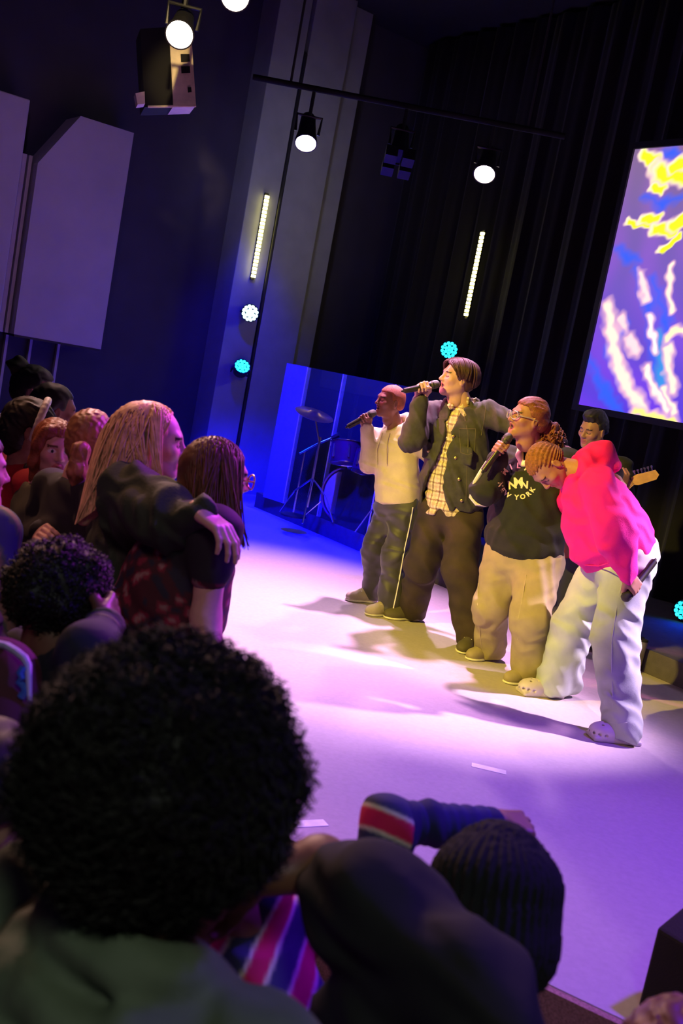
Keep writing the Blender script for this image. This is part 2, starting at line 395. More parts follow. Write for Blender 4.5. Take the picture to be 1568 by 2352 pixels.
# pale hanging box (projector): lit side painted beige, shaded front painted black
def projector():
    d = 7.2
    t = empty('hanging_projector', P(400, 245, d), 'hanging projector with its lit side coloured pale and its shaded front coloured black', 'projector')
    a = P(383, 242, d); wht = mat('projector lit beige', (0.75, 0.62, 0.42), 0.6); dk = mat('projector shade and port black', (0.003, 0.003, 0.004), 0.9)  # light and shade on one pale box put into these colours
    X = _r0 * 0.5; 
    p = [P(398, 244, d), P(450, 242, d), P(438, 60, d), P(388, 62, d)]
    q = np.array([-0.10, 0.30, 0.0])
    V = [*p, *[v + q for v in p]]
    MB().add(V, [(0, 1, 2, 3), (4, 7, 6, 5), (0, 4, 5, 1), (1, 5, 6, 2), (2, 6, 7, 3), (3, 7, 4, 0)]).build('lit_side', wht, t)
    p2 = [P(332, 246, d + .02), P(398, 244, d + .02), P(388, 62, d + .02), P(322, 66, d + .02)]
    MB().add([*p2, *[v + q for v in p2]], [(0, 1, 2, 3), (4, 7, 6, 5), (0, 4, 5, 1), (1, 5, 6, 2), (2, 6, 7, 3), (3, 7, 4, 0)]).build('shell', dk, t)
    b0, b1 = P(340, 245, d - .03), P(450, 243.5, d - .03)
    MB().tube([b0, b1], 0.008, 6).build('lit_bottom_edge', wht, t)  # pale tube for the light along the bottom edge
    for (x0, y0, x1, y1) in ((416, 124, 436, 142), (417, 152, 437, 168), (432, 200, 440, 212)):
        pp = [P(x0, y1, d - .012), P(x1, y1 - 1, d - .012), P(x1 - 1, y0, d - .012), P(x0 - 1, y0, d - .012)]
        MB().add([*pp, *[v + q * .03 for v in pp]], [(0, 1, 2, 3), (4, 7, 6, 5), (0, 4, 5, 1), (1, 5, 6, 2), (2, 6, 7, 3), (3, 7, 4, 0)]).build('port', dk, t)
    c = P(322, 226, d - .05)
    pp = [P(316, 240, d - .08), P(333, 238, d - .08), P(332, 210, d - .08), P(311, 214, d - .08)]
    MB().add([*pp, *[v + q * .4 for v in pp]], [(0, 1, 2, 3), (4, 7, 6, 5), (0, 4, 5, 1), (1, 5, 6, 2), (2, 6, 7, 3), (3, 7, 4, 0)]).build('lens_hood', wht, t)
    top = P(420, 60, d) + q * .5
    MB().tube([top, (top[0], top[1], 5.6)], 0.02).build('ceiling_pole', metal_dk, t)
projector()
# LED strips and par cans
led_y = mat('led yellow', (1, 1, .6), .4, emit=(1.0, 0.88, 0.22), estr=14)
led_c = mat('led cyan', (.3, .9, 1), .4, emit=(0.02, 0.75, 1.0), estr=2.4)
led_w = mat('led cyan white', (.8, .95, 1), .4, emit=(0.55, 0.95, 1.0), estr=6)
def led_strip(top, bot, nrm, label, glow):
    top = np.array(top); bot = np.array(bot); nrm = np.array(nrm)
    t = empty('light_strip', bot, label, 'light strip', 'vertical yellow light strips')
    side = np.cross(nrm, (0, 0, 1)); c = (top + bot) / 2
    MB().box(c - nrm * 0.02, side * 0.02, nrm * 0.012, (0, 0, (top - bot)[2] / 2 + 0.02)).build('channel', metal_dk, t)
    N = 22; first = None
    for i in range(N):
        p = bot + (top - bot) * (i + 0.5) / N
        if first is None:
            first = MB().box((0, 0, 0), side * 0.021, nrm * 0.01, (0, 0, 0.013)).build('led', led_y); first.parent = t; o = first
        else: o = copy_obj(first, t)
        o.location = tuple(p + nrm * 0.0 - bot)
    l = bpy.data.lights.new('strip_glow', 'AREA'); l.shape = 'RECTANGLE'; l.size = 0.03; l.size_y = float((top - bot)[2]); l.energy = glow; l.color = (1, .82, .3)
    lo = bpy.data.objects.new('strip_glow', l); link(lo, t); lo.location = tuple(c - bot + nrm * 0.02)
    lo.rotation_euler = Vector(nrm).to_track_quat('-Z', 'Z').to_euler()
led_strip(RM(-9.165, 5.355, 3.45), RM(-9.165, 5.355, 2.61), UV, 'yellow light strip fixed upright on the grey pillar', 6)
led_strip(RM(-7.6, 6.93, 3.45), RM(-7.6, 6.93, 2.61), -NV, 'yellow light strip fixed upright on the black curtain', 6)
def par_can(pos, aim, r, label, m, power):
    pos = np.array(pos); d = np.array(aim) - pos; d = d / np.linalg.norm(d)
    t = empty('par_light', pos, label, 'stage light', 'blue par lights')
    MB().lathe(pos, d, [(-0.12, r * 0.5), (-0.11, r * 0.9), (-0.02, r * 1.06), (0.012, r * 1.06), (0.012, r * 0.97), (0, r * 0.95)]).build('housing', metal_dk, t, True)
    s = np.cross(d, (0, 0, 1)); s /= np.linalg.norm(s); e = np.cross(s, d)
    first = None
    for ring, cnt in ((0, 1), (0.40, 6), (0.78, 12)):
        for k in range(cnt):
            A = 2 * pi * k / max(cnt, 1) + ring
            if first is None:
                first = MB().lathe((0, 0, 0), d, [(0, r * .19), (0.008, r * .18), (0.014, r * .12), (0.016, 0.001)], 10).build('led_lens', m, None, True); first.parent = t; o = first
            else: o = copy_obj(first, t)
            o.location = tuple(r * ring * (cos(A) * s + sin(A) * e))
    MB().tube([pos - d * .05 - s * r * 1.1, pos - d * .05 - s * r * 1.15 - d * .12, pos - d * .05 + s * r * 1.15 - d * .12, pos - d * .05 + s * r * 1.1], 0.012, 6).build('yoke', metal_dk, t)
    l = bpy.data.lights.new('par_beam', 'SPOT'); l.color = (0.0, 0.03, 1.0); l.energy = power; l.spot_size = radians(165); l.spot_blend = 1.0; l.shadow_soft_size = 0.08
    o = bpy.data.objects.new('par_beam', l); link(o, t); o.location = tuple(d * 0.03); o.rotation_euler = Vector(d).to_track_quat('-Z', 'Y').to_euler()
camv = tuple(CAM)
par_can(RM(-9.06, 5.33, 2.25), camv, 0.088, 'blue par light on the grey pillar, upper of the two', led_w, 60)
par_can(RM(-9.06, 5.345, 1.70), RM(-5.0, 3.6, 4.4), 0.082, 'blue par light on the grey pillar, lower of the two', led_c, 60)
par_can(RM(-7.6, 6.80, 2.25), (-0.5, 3, 3.4), 0.088, 'blue par light on the curtain above the singer in denim', led_c, 40)
par_can(PN(1572, 1402, 6.6), (0, 2, 3), 0.08, 'blue par light low on the riser at the right photo edge', led_c, 20)

# ------------------------------------------------------------------ implicit modelling: rounded shapes blended into one surface
def nrm(v):
    v = np.asarray(v, float); return v / (np.linalg.norm(v) + 1e-12)
def frame(right, up):
    "columns: right, forward, up (person's own axes)"
    z = nrm(up); x = np.asarray(right, float); x = nrm(x - z * (x @ z)); y = np.cross(z, x)
    return np.stack([x, y, z], 1)
def face_frame(fwd, up=(0, 0, 1)):
    y = nrm(fwd); z = np.asarray(up, float); z = nrm(z - y * (z @ y)); x = np.cross(y, z)
    return np.stack([x, y, z], 1)
class SDF:
    def __init__(s): s.ops = []; s.lo = np.full(3, 1e9); s.hi = -s.lo
    def _a(s, fn, lo, hi, k, sub):
        lo = np.asarray(lo, float); hi = np.asarray(hi, float)
        if not sub: s.lo = np.minimum(s.lo, lo); s.hi = np.maximum(s.hi, hi)
        s.ops.append((fn, lo, hi, k, sub)); return s
    def cone(s, a, b, ra, rb, k=.02, sub=False):
        a = np.asarray(a, float); b = np.asarray(b, float); ba = b - a; L2 = ba @ ba + 1e-12
        def fn(X, Y, Z):
            px, py, pz = X - a[0], Y - a[1], Z - a[2]
            t = np.clip((px * ba[0] + py * ba[1] + pz * ba[2]) / L2, 0, 1)
            return np.sqrt((px - t * ba[0]) ** 2 + (py - t * ba[1]) ** 2 + (pz - t * ba[2]) ** 2) - (ra + t * (rb - ra))
        r = max(ra, rb)
        return s._a(fn, np.minimum(a, b) - r, np.maximum(a, b) + r, k, sub)
    def chain(s, pts, rs, k=.02):
        for i in range(len(pts) - 1): s.cone(pts[i], pts[i + 1], rs[i], rs[i + 1], k)
        return s
    def ell(s, c, r, M=None, k=.02, sub=False):
        c = np.asarray(c, float); r = np.asarray(r, float) * np.ones(3); M = np.eye(3) if M is None else M
        def fn(X, Y, Z):
            p = [(X - c[0]) * M[0, i] + (Y - c[1]) * M[1, i] + (Z - c[2]) * M[2, i] for i in range(3)]
            k0 = np.sqrt(sum((p[i] / r[i]) ** 2 for i in range(3))); k1 = np.sqrt(sum((p[i] / r[i] ** 2) ** 2 for i in range(3))) + 1e-9
            return k0 * (k0 - 1) / k1
        e = np.sqrt(((M * r) ** 2).sum(1))
        return s._a(fn, c - e, c + e, k, sub)
    def box(s, c, h, M=None, rd=.01, k=.01, sub=False):
        c = np.asarray(c, float); h = np.asarray(h, float); M = np.eye(3) if M is None else M
        def fn(X, Y, Z):
            q = [np.abs((X - c[0]) * M[0, i] + (Y - c[1]) * M[1, i] + (Z - c[2]) * M[2, i]) - h[i] + rd for i in range(3)]
            return np.sqrt(sum(np.maximum(a, 0) ** 2 for a in q)) + np.minimum(np.maximum(np.maximum(q[0], q[1]), q[2]), 0) - rd
        e = np.abs(M) @ h
        return s._a(fn, c - e, c + e, k, sub)
    def col(s, o, M, st, k=.03, sub=False):
        "elliptic column: stations (z, rx, ry, cx, cy) in the frame M at o"
        o = np.asarray(o, float); st = np.array([tuple(a) + (0,) * (5 - len(a)) for a in st], float)
        zz = st[:, 0]
        def fn(X, Y, Z):
            p = [(X - o[0]) * M[0, i] + (Y - o[1]) * M[1, i] + (Z - o[2]) * M[2, i] for i in range(3)]
            rx, ry, cx, cy = (np.interp(p[2], zz, st[:, j]) for j in (1, 2, 3, 4))
            dd = (np.sqrt(((p[0] - cx) / rx) ** 2 + ((p[1] - cy) / ry) ** 2) - 1) * np.minimum(rx, ry)
            dz = np.maximum(zz[0] - p[2], p[2] - zz[-1])
            return np.where((dd > 0) & (dz > 0), np.sqrt(np.maximum(dd, 0) ** 2 + np.maximum(dz, 0) ** 2), np.maximum(dd, dz)).astype(np.float32)
        pts = []
        for a in st:
            for sx in (-1, 1):
                for sy in (-1, 1): pts.append(o + M @ np.array([a[3] + sx * a[1], a[4] + sy * a[2], a[0]]))
        pts = np.array(pts)
        return s._a(fn, pts.min(0), pts.max(0), k, sub)
    def fn(s, f, lo, hi, k=.01, sub=True): return s._a(f, lo, hi, k, sub)
    def mesh(s, res, disp=None):
        pad = 3 * res + .012
        lo = s.lo - pad; n = np.ceil((s.hi + pad - lo) / res).astype(int) + 1
        ax = [(lo[i] + res * np.arange(n[i])).astype(np.float32) for i in range(3)]
        D = np.full(tuple(n), 0.1, np.float32)
        for f, a, b, k, sub in s.ops:
            m = k + 2.5 * res + .004
            i0 = np.clip(((a - m - lo) / res).astype(int), 0, n - 1); i1 = np.clip(np.ceil((b + m - lo) / res).astype(int) + 1, 1, n)
            if (i1 <= i0).any(): continue
            sl = tuple(slice(i0[j], i1[j]) for j in range(3))
            X = ax[0][sl[0]][:, None, None]; Y = ax[1][sl[1]][None, :, None]; Z = ax[2][sl[2]][None, None, :]
            d = f(X, Y, Z); d = np.broadcast_to(d, D[sl].shape).astype(np.float32); A = D[sl]
            k = max(k, 1e-4)
            if sub:
                d = -d; h = np.maximum(k - np.abs(A - d), 0) / k; D[sl] = np.maximum(A, d) + h * h * k * .25
            else:
                h = np.maximum(k - np.abs(A - d), 0) / k; D[sl] = np.minimum(A, d) - h * h * k * .25
        if disp is not None:
            w = np.argwhere(np.abs(D) < .035)
            D[w[:, 0], w[:, 1], w[:, 2]] += disp(lo + w * res).astype(np.float32)
        return nets(D, lo, res)
_C8 = np.array([(i, j, k) for i in (0, 1) for j in (0, 1) for k in (0, 1)])
_E12 = [(a, b) for a in range(8) for b in range(a + 1, 8) if np.abs(_C8[a] - _C8[b]).sum() == 1]
def nets(D, lo, res):
    S = D < 0; nx, ny, nz = D.shape
    cnt = np.zeros((nx - 1, ny - 1, nz - 1), np.uint8)
    for i, j, k in _C8: cnt += S[i:nx - 1 + i, j:ny - 1 + j, k:nz - 1 + k]
    act = (cnt > 0) & (cnt < 8); ids = np.argwhere(act)
    idx = np.full(act.shape, -1, np.int64); idx[act] = np.arange(len(ids))
    pos = np.zeros((len(ids), 3)); num = np.zeros(len(ids))
    val = [D[ids[:, 0] + c[0], ids[:, 1] + c[1], ids[:, 2] + c[2]] for c in _C8]
    for a, b in _E12:
        m = (val[a] < 0) != (val[b] < 0)
        t = val[a][m] / (val[a][m] - val[b][m])
        pos[m] += _C8[a] + t[:, None] * (_C8[b] - _C8[a]); num[m] += 1
    V = lo + (ids + pos / num[:, None]) * res
    Fs = []
    for ax in range(3):
        o1, o2 = [(1, 2), (2, 0), (0, 1)][ax]
        A = np.take(S, range(0, S.shape[ax] - 1), ax); B = np.take(S, range(1, S.shape[ax]), ax)
        e = np.argwhere(A != B)
        e = e[(e[:, o1] > 0) & (e[:, o2] > 0) & (e[:, o1] < idx.shape[o1]) & (e[:, o2] < idx.shape[o2])]
        flip = A[e[:, 0], e[:, 1], e[:, 2]]
        q = []
        for d1, d2 in ((-1, -1), (0, -1), (0, 0), (-1, 0)):
            c = e.copy(); c[:, o1] += d1; c[:, o2] += d2; q.append(idx[c[:, 0], c[:, 1], c[:, 2]])
        q = np.stack(q, 1); q = np.where(flip[:, None], q, q[:, ::-1]); Fs.append(q)
    F = np.concatenate(Fs)
    return V, F[(F >= 0).all(1)]
def wrinkle(amp, freq, d, seed=0, sharp=True):
    rg = np.random.RandomState(seed); d = nrm(d); q1 = nrm(rg.randn(3)); q2 = nrm(rg.randn(3)); ph = rg.rand() * 6
    def f(Q):
        w = freq * (Q @ d) + 2.2 * np.sin(freq * .45 * (Q @ q1) + ph) + 1.3 * np.sin(freq * .8 * (Q @ q2))
        return amp * (np.abs(np.sin(w * .5)) ** 1.5 * 2 - 1 if sharp else np.sin(w))
    return f
def wsum(*fs): return lambda Q: sum(f(Q) for f in fs)
def lumps(amp, freq, seed=0):
    rg = np.random.RandomState(seed); ks = [nrm(rg.randn(3)) * freq * (.6 + .9 * rg.rand()) for _ in range(7)]; ph = rg.rand(7) * 6
    return lambda Q: amp * sum(np.sin(Q @ k + p) for k, p in zip(ks, ph)) / 2.5
def org_of(parent):
    q = parent
    while q is not None:
        if 'org' in q: return np.array(q['org'])
        q = q.parent
    return np.zeros(3)
def put(name, V, F, m, parent, cols=None, smooth=True):
    me = np_mesh(name, np.asarray(V) - org_of(parent), F, cols, smooth)
    me.materials.append(m); return link(bpy.data.objects.new(name, me), parent)
def garment(name, S, res, m, parent, colf=None, disp=None):
    V, F = S.mesh(res, disp)
    o = put(name, V, F, m, parent, None if colf is None else colf(V)); o_data[o.name] = (V, F); return o
o_data = {}
def strands(paths, r0, r1, seg=3):
    "paths (N,K,3) -> thin tapered tubes"
    Pn = np.asarray(paths, float); N, K, _ = Pn.shape
    T = np.gradient(Pn, axis=1); T /= np.linalg.norm(T, axis=2, keepdims=True) + 1e-9
    a = np.array([.31, .62, .72]); X = np.cross(T, a); X /= np.linalg.norm(X, axis=2, keepdims=True) + 1e-9; Y = np.cross(T, X)
    r = np.linspace(r0, r1, K)[None, :, None, None]
    A = 2 * pi * np.arange(seg) / seg
    V = Pn[:, :, None] + r * (np.cos(A)[None, None, :, None] * X[:, :, None] + np.sin(A)[None, None, :, None] * Y[:, :, None])
    i = np.arange(N * K * seg).reshape(N, K, seg); j = np.roll(i, -1, 2)
    F = np.stack([i[:, :-1], j[:, :-1], j[:, 1:], i[:, 1:]], -1).reshape(-1, 4)
    return V.reshape(-1, 3), F
def merge(parts):
    Vs, Fs, n = [], [], 0
    for V, F in parts: Vs.append(V); Fs.append(F + n); n += len(V)
    return np.concatenate(Vs), np.concatenate(Fs)
def bez(a, b, c, d, K=9):
    "arrays (N,3) -> (N,K,3)"
    t = np.linspace(0, 1, K)[None, :, None]; a, b, c, d = (np.asarray(x, float)[:, None] for x in (a, b, c, d))
    return (1 - t) ** 3 * a + 3 * t * (1 - t) ** 2 * b + 3 * t * t * (1 - t) * c + t ** 3 * d

# ------------------------------------------------------------------ head, hand, shoe
_hc = {}
def head_mesh(mouth=0.3, res=.0042, fem=False):
    key = (mouth, res, fem)
    if key in _hc: return _hc[key]
    S = SDF()
    S.ell((0, -.014, .030), (.073, .094, .083)).ell((0, .026, -.030), (.060, .066, .080), k=.04)
    S.cone((-.042, .004, -.052), (-.016, .062, -.094), .026, .018, .03).cone((.042, .004, -.052), (.016, .062, -.094), .026, .018, .03)
    S.ell((0, .072, -.098), (.018, .016, .015), k=.02)
    S.cone((-.030, .074, .020), (.030, .074, .020), .015, .015, .018)
    for s in (-1, 1):
        S.ell((s * .040, .060, -.022), (.024, .022, .02), k=.025)
        S.ell((s * .031, .096, .002), (.020, .016, .013), k=.014, sub=True)
        S.ell((s * .031, .073, .001), (.015, .0135, .0125), k=.004)
    S.cone((0, .084, .012), (0, .107, -.026), .007, .011, .012)
    for s in (-1, 1): S.ell((s * .0115, .096, -.031), (.008, .010, .008), k=.008)
    op = .010 * mouth
    S.cone((-.020, .080, -.058 + op), (.020, .080, -.058 + op), .0075, .0075, .008).ell((0, .090, -.057 + op), (.012, .008, .006), k=.006)
    S.cone((-.018, .080, -.070 - op), (.018, .080, -.070 - op), .0085, .0085, .008)
    if mouth > .15: S.ell((0, .096, -.064), (.018, .022, .004 + op), k=.005, sub=True)
    for s in (-1, 1):
        M = face_frame((s * .35, 1, 0)); c = np.array([s * .076, -.006, -.008])
        S.ell(c, (.009, .019, .031), M, k=.006); S.ell(c + (s * .010, .004, .004), (.006, .010, .018), M, k=.005, sub=True)
    S.cone((0, -.018, -.02), (0, -.024, -.13), .052, .050, .03)
    V, F = S.mesh(res); _hc[key] = (V, F); return V, F
def head_cols(V, skin, brow=(.02, .012, .01), lip=None, eyes='closed', hairline=None):
    c = np.tile(np.array(skin, float), (len(V), 1)); x, y, z = V.T; lip = lip or (skin[0] * .9, skin[1] * .5, skin[2] * .55)
    m = (np.abs(x) < .024) & (y > .072) & (z < -.046) & (z > -.088) & (((x / .025) ** 2 + ((z + .064) / .019) ** 2) < 1); c[m] = lip
    m = (np.abs(x) < .017) & (y > .060) & (y < .083) & (np.abs(z + .064) < .010); c[m] = (.05, .01, .012)
    m = (np.abs(x) > .013) & (np.abs(x) < .050) & (y > .055) & (np.abs(z - .022 + (np.abs(x) - .03) ** 2 * 6) < .0045); c[m] = brow
    e = ((np.abs(x) - .031) / .017) ** 2
    if eyes == 'closed': m = (e < 1) & (y > .06) & (np.abs(z + .0065 - .004 * e) < .0028)
    else:
        m = (e < 1) & (y > .06) & (np.abs(z - .001) < .0085 * np.sqrt(np.maximum(1 - e, 0))); c[m] = (.75, .72, .72)
        m = ((np.abs(x) - .031) ** 2 + (z - .001) ** 2 < .0065 ** 2) & (y > .06)
    c[m] = (.012, .01, .012)
    cheek = np.exp(-(((np.abs(x) - .042) / .02) ** 2 + ((z + .02) / .02) ** 2)) * (y > .02)
    c *= 1 + cheek[:, None] * np.array([.10, -.06, -.04])
    return c
_hd = {}
def hand_mesh(pose, res=.0040):
    if pose in _hd: return _hd[pose]
    S = SDF()
    S.box((.046, 0, 0), (.043, .038, .013), rd=.012, k=.01).cone((-.022, 0, 0), (.012, 0, 0), .025, .025, .02)
    S.ell((.025, .024, -.008), (.026, .016, .014), k=.015)
    cur = {'grip': [(58, 78, 45)] * 4, 'fist': [(70, 95, 60)] * 4, 'flat': [(12, 10, 6), (8, 10, 6), (10, 12, 8), (16, 14, 8)],
           'drape': [(30, 22, 14), (28, 24, 16), (32, 26, 16), (36, 28, 18)], 'relax': [(20, 28, 18), (26, 32, 20), (30, 36, 22), (34, 38, 22)],
           'grip2': [(40, 70, 45), (58, 78, 45), (62, 80, 45), (66, 80, 50)]}[pose]
    for (y, bx, ls), (a, b, c) in zip([(.029, .085, (.044, .027, .021)), (.0098, .089, (.048, .031, .022)), (-.0098, .086, (.044, .028, .021)), (-.028, .077, (.034, .021, .018))], cur):
        p = np.array([bx, y, .002]); an = 0; sp = {'flat': y * 2.2, 'drape': y * 1.2}.get(pose, -y * .6)
        for L, da, r0, r1 in zip(ls, (a, b, c), (.0098, .0088, .0080), (.0088, .0080, .0068)):
            an += radians(da); q = p + L * np.array([cos(an) * cos(sp), sin(sp) * abs(cos(an)), -sin(an)]); S.cone(p, q, r0, r1, .004); p = q
    th = {'grip': [(.018, .030, -.008), (.048, .046, -.028), (.074, .040, -.052), (.084, .022, -.062)], 'fist': [(.018, .030, -.008), (.050, .044, -.024), (.078, .032, -.045), (.086, .008, -.052)],
          'flat': [(.018, .030, -.004), (.044, .054, -.008), (.066, .066, -.010), (.086, .072, -.012)], 'drape': [(.018, .030, -.006), (.044, .050, -.018), (.064, .058, -.030), (.080, .060, -.042)],
          'relax': [(.018, .030, -.006), (.044, .048, -.020), (.066, .052, -.032), (.084, .050, -.042)], 'grip2': [(.018, .030, -.008), (.048, .050, -.022), (.076, .056, -.038), (.094, .050, -.046)]}[pose]
    S.chain([np.array(t) for t in th], [.014, .0115, .0100, .0080], .008)
    V, F = S.mesh(res); _hd[pose] = (V, F); return V, F
def place_hand(pose, w, X, Z, side, scale=1.0):
    "w wrist, X finger direction, Z back of the hand; side +1 right, -1 left"
    V, F = hand_mesh(pose); X = nrm(X); Z = np.asarray(Z, float); Z = nrm(Z - X * (Z @ X)); Y = np.cross(Z, X)
    V = V.copy() * scale; V[:, 1] *= side
    if side < 0: F = F[:, ::-1]
    return V @ np.stack([X, Y, Z], 0) + np.asarray(w), F
def grip_hand(mic_tail, mic_head, f, elbow, side, pose='grip', scale=1.0, roll=0.0):
    "hand closed round the microphone at fraction f; returns mesh and wrist"
    a, b = np.asarray(mic_tail, float), np.asarray(mic_head, float); ax = nrm(b - a); g = a + (b - a) * f
    x = g - np.asarray(elbow); x = nrm(x - ax * (x @ ax)); Y = ax * side
    z = np.cross(x, Y)
    if roll:
        c, s = cos(roll), sin(roll); x, z = c * x + s * z, c * z - s * x
    w = g - scale * (x * .083 - z * .028)
    return place_hand(pose, w, x, z, side, scale), w
def shoe_sdf(toe, d, L=.27, W=.048, H=.085, clog=False):
    "toe point on the floor, d toe direction"
    toe = np.asarray(toe, float); d = nrm((d[0], d[1], 0)); M = np.stack([np.array([d[1], -d[0], 0]), d, np.array([0, 0, 1.0])], 1)
    S = SDF(); o = toe - d * L
    pt = lambda x, y, z: o + M @ np.array([x, y, z])
    if clog:
        S.ell(pt(0, L * .70, .040), (W * 1.18, L * .33, .048), M, k=.03).ell(pt(0, L * .28, .032), (W * .98, L * .28, .036), M, k=.03)
        S.box(pt(0, L * .5, .012), (W * 1.08, L * .49, .014), M, rd=.012, k=.012)
        S.ell(pt(0, L * .20, .085), (W * .62, L * .2, .05), M, k=.01, sub=True)
        for a in range(7):
            A = -1.3 + 2.6 * a / 6; S.ell(pt(sin(A) * W * 1.12, L * .70 + cos(A) * L * .29, .036), (.0085, .0085, .0075), M, k=.002, sub=True)
        for xx, yy in ((-.02, .66), (.02, .66), (0, .75), (-.022, .82), (.022, .82), (0, .88)):
            S.ell(pt(xx, L * yy, .087 - max(0, (yy - .66)) * .12), (.0075, .0075, .014), M, k=.002, sub=True)
    else:
        S.ell(pt(0, L * .72, .032), (W, L * .29, .042), M, k=.02).ell(pt(0, L * .34, .045), (W * .86, L * .30, .055), M, k=.03)
        S.cone(pt(0, L * .22, .05), pt(0, L * .22, H), .040, .036, .03)
        S.cone(pt(0, L * .40, .085), pt(0, L * .66, .060), .022, .018, .02)
    return S, M, o
def shoe(parent, toe, d, m, sole_m, L=.27, clog=False, laces=None, W=.048):
    S, M, o = shoe_sdf(toe, d, L, clog=clog, W=W)
    ob = garment('shoe', S, .0045 if clog else .006, m, parent)
    T = SDF(); zoff = np.array([0, 0, .0])
    T.ell(o + M @ np.array([0, L * .70, .010]), (W * 1.08, L * .31, .016), M, k=.02).ell(o + M @ np.array([0, L * .27, .010]), (W * .95, L * .27, .016), M, k=.02).fn(lambda X, Y, Z: Z - toe[2], o - .4, o + .4 , k=.002)
    garment('sole', T, .007, sole_m, ob)
    if clog:
        b = MB(); pts = [o + M @ np.array([W * 1.02 * cos(A), L * .30 - L * .30 * sin(A), .055 + .012 * sin(A)]) for A in np.linspace(0, pi, 10)]
        b.tube(pts, .006, 6).build('heel_strap', m, ob, True)
    elif laces:
        for k in range(3):
            c = o + M @ np.array([0, L * (.44 + .08 * k), .108 - .013 * k]); MB().tube([c - M[:, 0] * .024 - (0, 0, .006), c + (0, 0, .002), c + M[:, 0] * .024 - (0, 0, .006)], .0035, 5).build('lace', laces, ob)
    return ob
mic_m = mat('microphone black', (.035, .032, .03), .35, .4); mic_g = mat('microphone grille', (.09, .085, .07), .5, .7, bump=.4, bscale=600)
def microphone(tail, headp, label):
    a, b = np.asarray(tail, float), np.asarray(headp, float); ax = nrm(b - a); L = np.linalg.norm(b - a)
    t = empty('microphone', a, label, 'microphone', 'handheld wireless microphones')
    MB().lathe(a, ax, [(0, .010), (.004, .0165), (.03, .0175), (L - .075, .0195), (L - .062, .0225), (L - .058, .0215)], 20).build('handle', mic_m, t, True)
    MB().lathe(a, ax, [(L - .060, .0215), (L - .052, .0245), (L - .030, .0258), (L - .012, .0225), (L - .003, .013), (L, .001)], 20).build('grille', mic_g, t, True)
    MB().lathe(a, ax, [(L - .048, .0262), (L - .042, .0262)], 20).build('grille_band', mic_m, t, True)
    MB().lathe(a, ax, [(-.012, .006), (.0, .008)], 10).build('antenna_cap', mic_m, t, True)
    return t
skin_m = mat('skin', attr=True, rough=.5, var=.05, scale=60, bump=.03, bscale=400)
def body(parent, H, cones, hands, skin, res=.013, mouth=.3, brow=(.02, .012, .01), lip=None, eyes='closed', hres=.0042, neck=None):
    "one continuous skin mesh: head on a neck, limbs and hands. H = (centre, frame, scale)"
    hc, hM, hs = H; hv, hf = head_mesh(mouth, hres)
    hcol = head_cols(hv, skin, brow, lip, eyes); W = (hv * hs) @ hM.T + hc
    S = SDF()
    for a, b, ra, rb in cones: S.cone(a, b, ra, rb, .03)
    if neck is not None: S.cone(hc + hM @ np.array([0, -.02, -.05]) * hs, neck, .050 * hs, .056 * hs, .03)
    bv, bf = S.mesh(res)
    parts = [(W, hf), (bv, bf)] + hands
    V, F = merge(parts); c = np.tile(np.array(skin, float), (len(V), 1)); c[:len(W)] = hcol
    return put('body', V, F, skin_m, parent, c)
def hair_obj(parent, H, S, res, m, disp=None, name='hair', extra=None):
    hc, hM, hs = H; V, F = S.mesh(res, disp)
    if extra is not None: V, F = merge([(V, F), extra])
    return put(name, (V * hs) @ hM.T + hc, F, m, parent)
def cap_sdf(th=.010, line=.052, low=-.05, front=.072, side=True):
    "hair cap in head space: thickness, front hairline height, nape"
    S = SDF(); S.ell((0, -.016, .031), (.073 + th, .094 + th, .083 + th)).ell((0, -.055, -.02), (.062 + th * .7, .050 + th * .7, .055), k=.03)
    S.box((0, .10, line - .11), (.12, front, .11), rd=.01, k=.02, sub=True)
    S.box((0, 0, low - .1), (.2, .2, .1), rd=.01, k=.02, sub=True)
    if side:
        for s in (-1, 1): S.ell((s * .085, .010, -.028), (.03, .034, .042), k=.01, sub=True)
    return S

# ------------------------------------------------------------------ people on the stage
from mathutils.bvhtree import BVHTree
def bvh_of(o):
    V, F = o_data[o.name]; return BVHTree.FromPolygons([tuple(v) for v in V], [tuple(int(i) for i in f) for f in F])
def hits(bv, pts, lift=.002):
    "points of a surface under photo positions"
    out = []
    for x, y in pts:
        r = nrm(ray(x, y)); h = bv.ray_cast(Vector(CAM), Vector(r))
        if h[0] is not None: out.append(np.array(h[0]) - r * lift)
    return out
def lerp(a, b, t): return np.asarray(a) * (1 - t) + np.asarray(b) * t
hair_brown = mat('dark brown hair', (.060, .022, .016), .5, var=.2, scale=40)
hair_black = mat('black hair', (.010, .008, .008), .6, var=.25, scale=60)
white_cord = mat('white cord', (.85, .82, .75), .7)
cotton_w = mat('white rubber', (.75, .72, .68), .6)
def leg_set(S, hip, knee, ankle, r, k=.05):
    S.chain([hip, knee, ankle], r, k)
def hem_cut(S, a, z):
    "flat hem a little above the floor"
    S.fn(lambda X, Y, Z: Z - z + 0 * X + 0 * Y, np.array([a[0] - .6, a[1] - .6, z - .2]), np.array([a[0] + .6, a[1] + .6, z + .01]), .006)

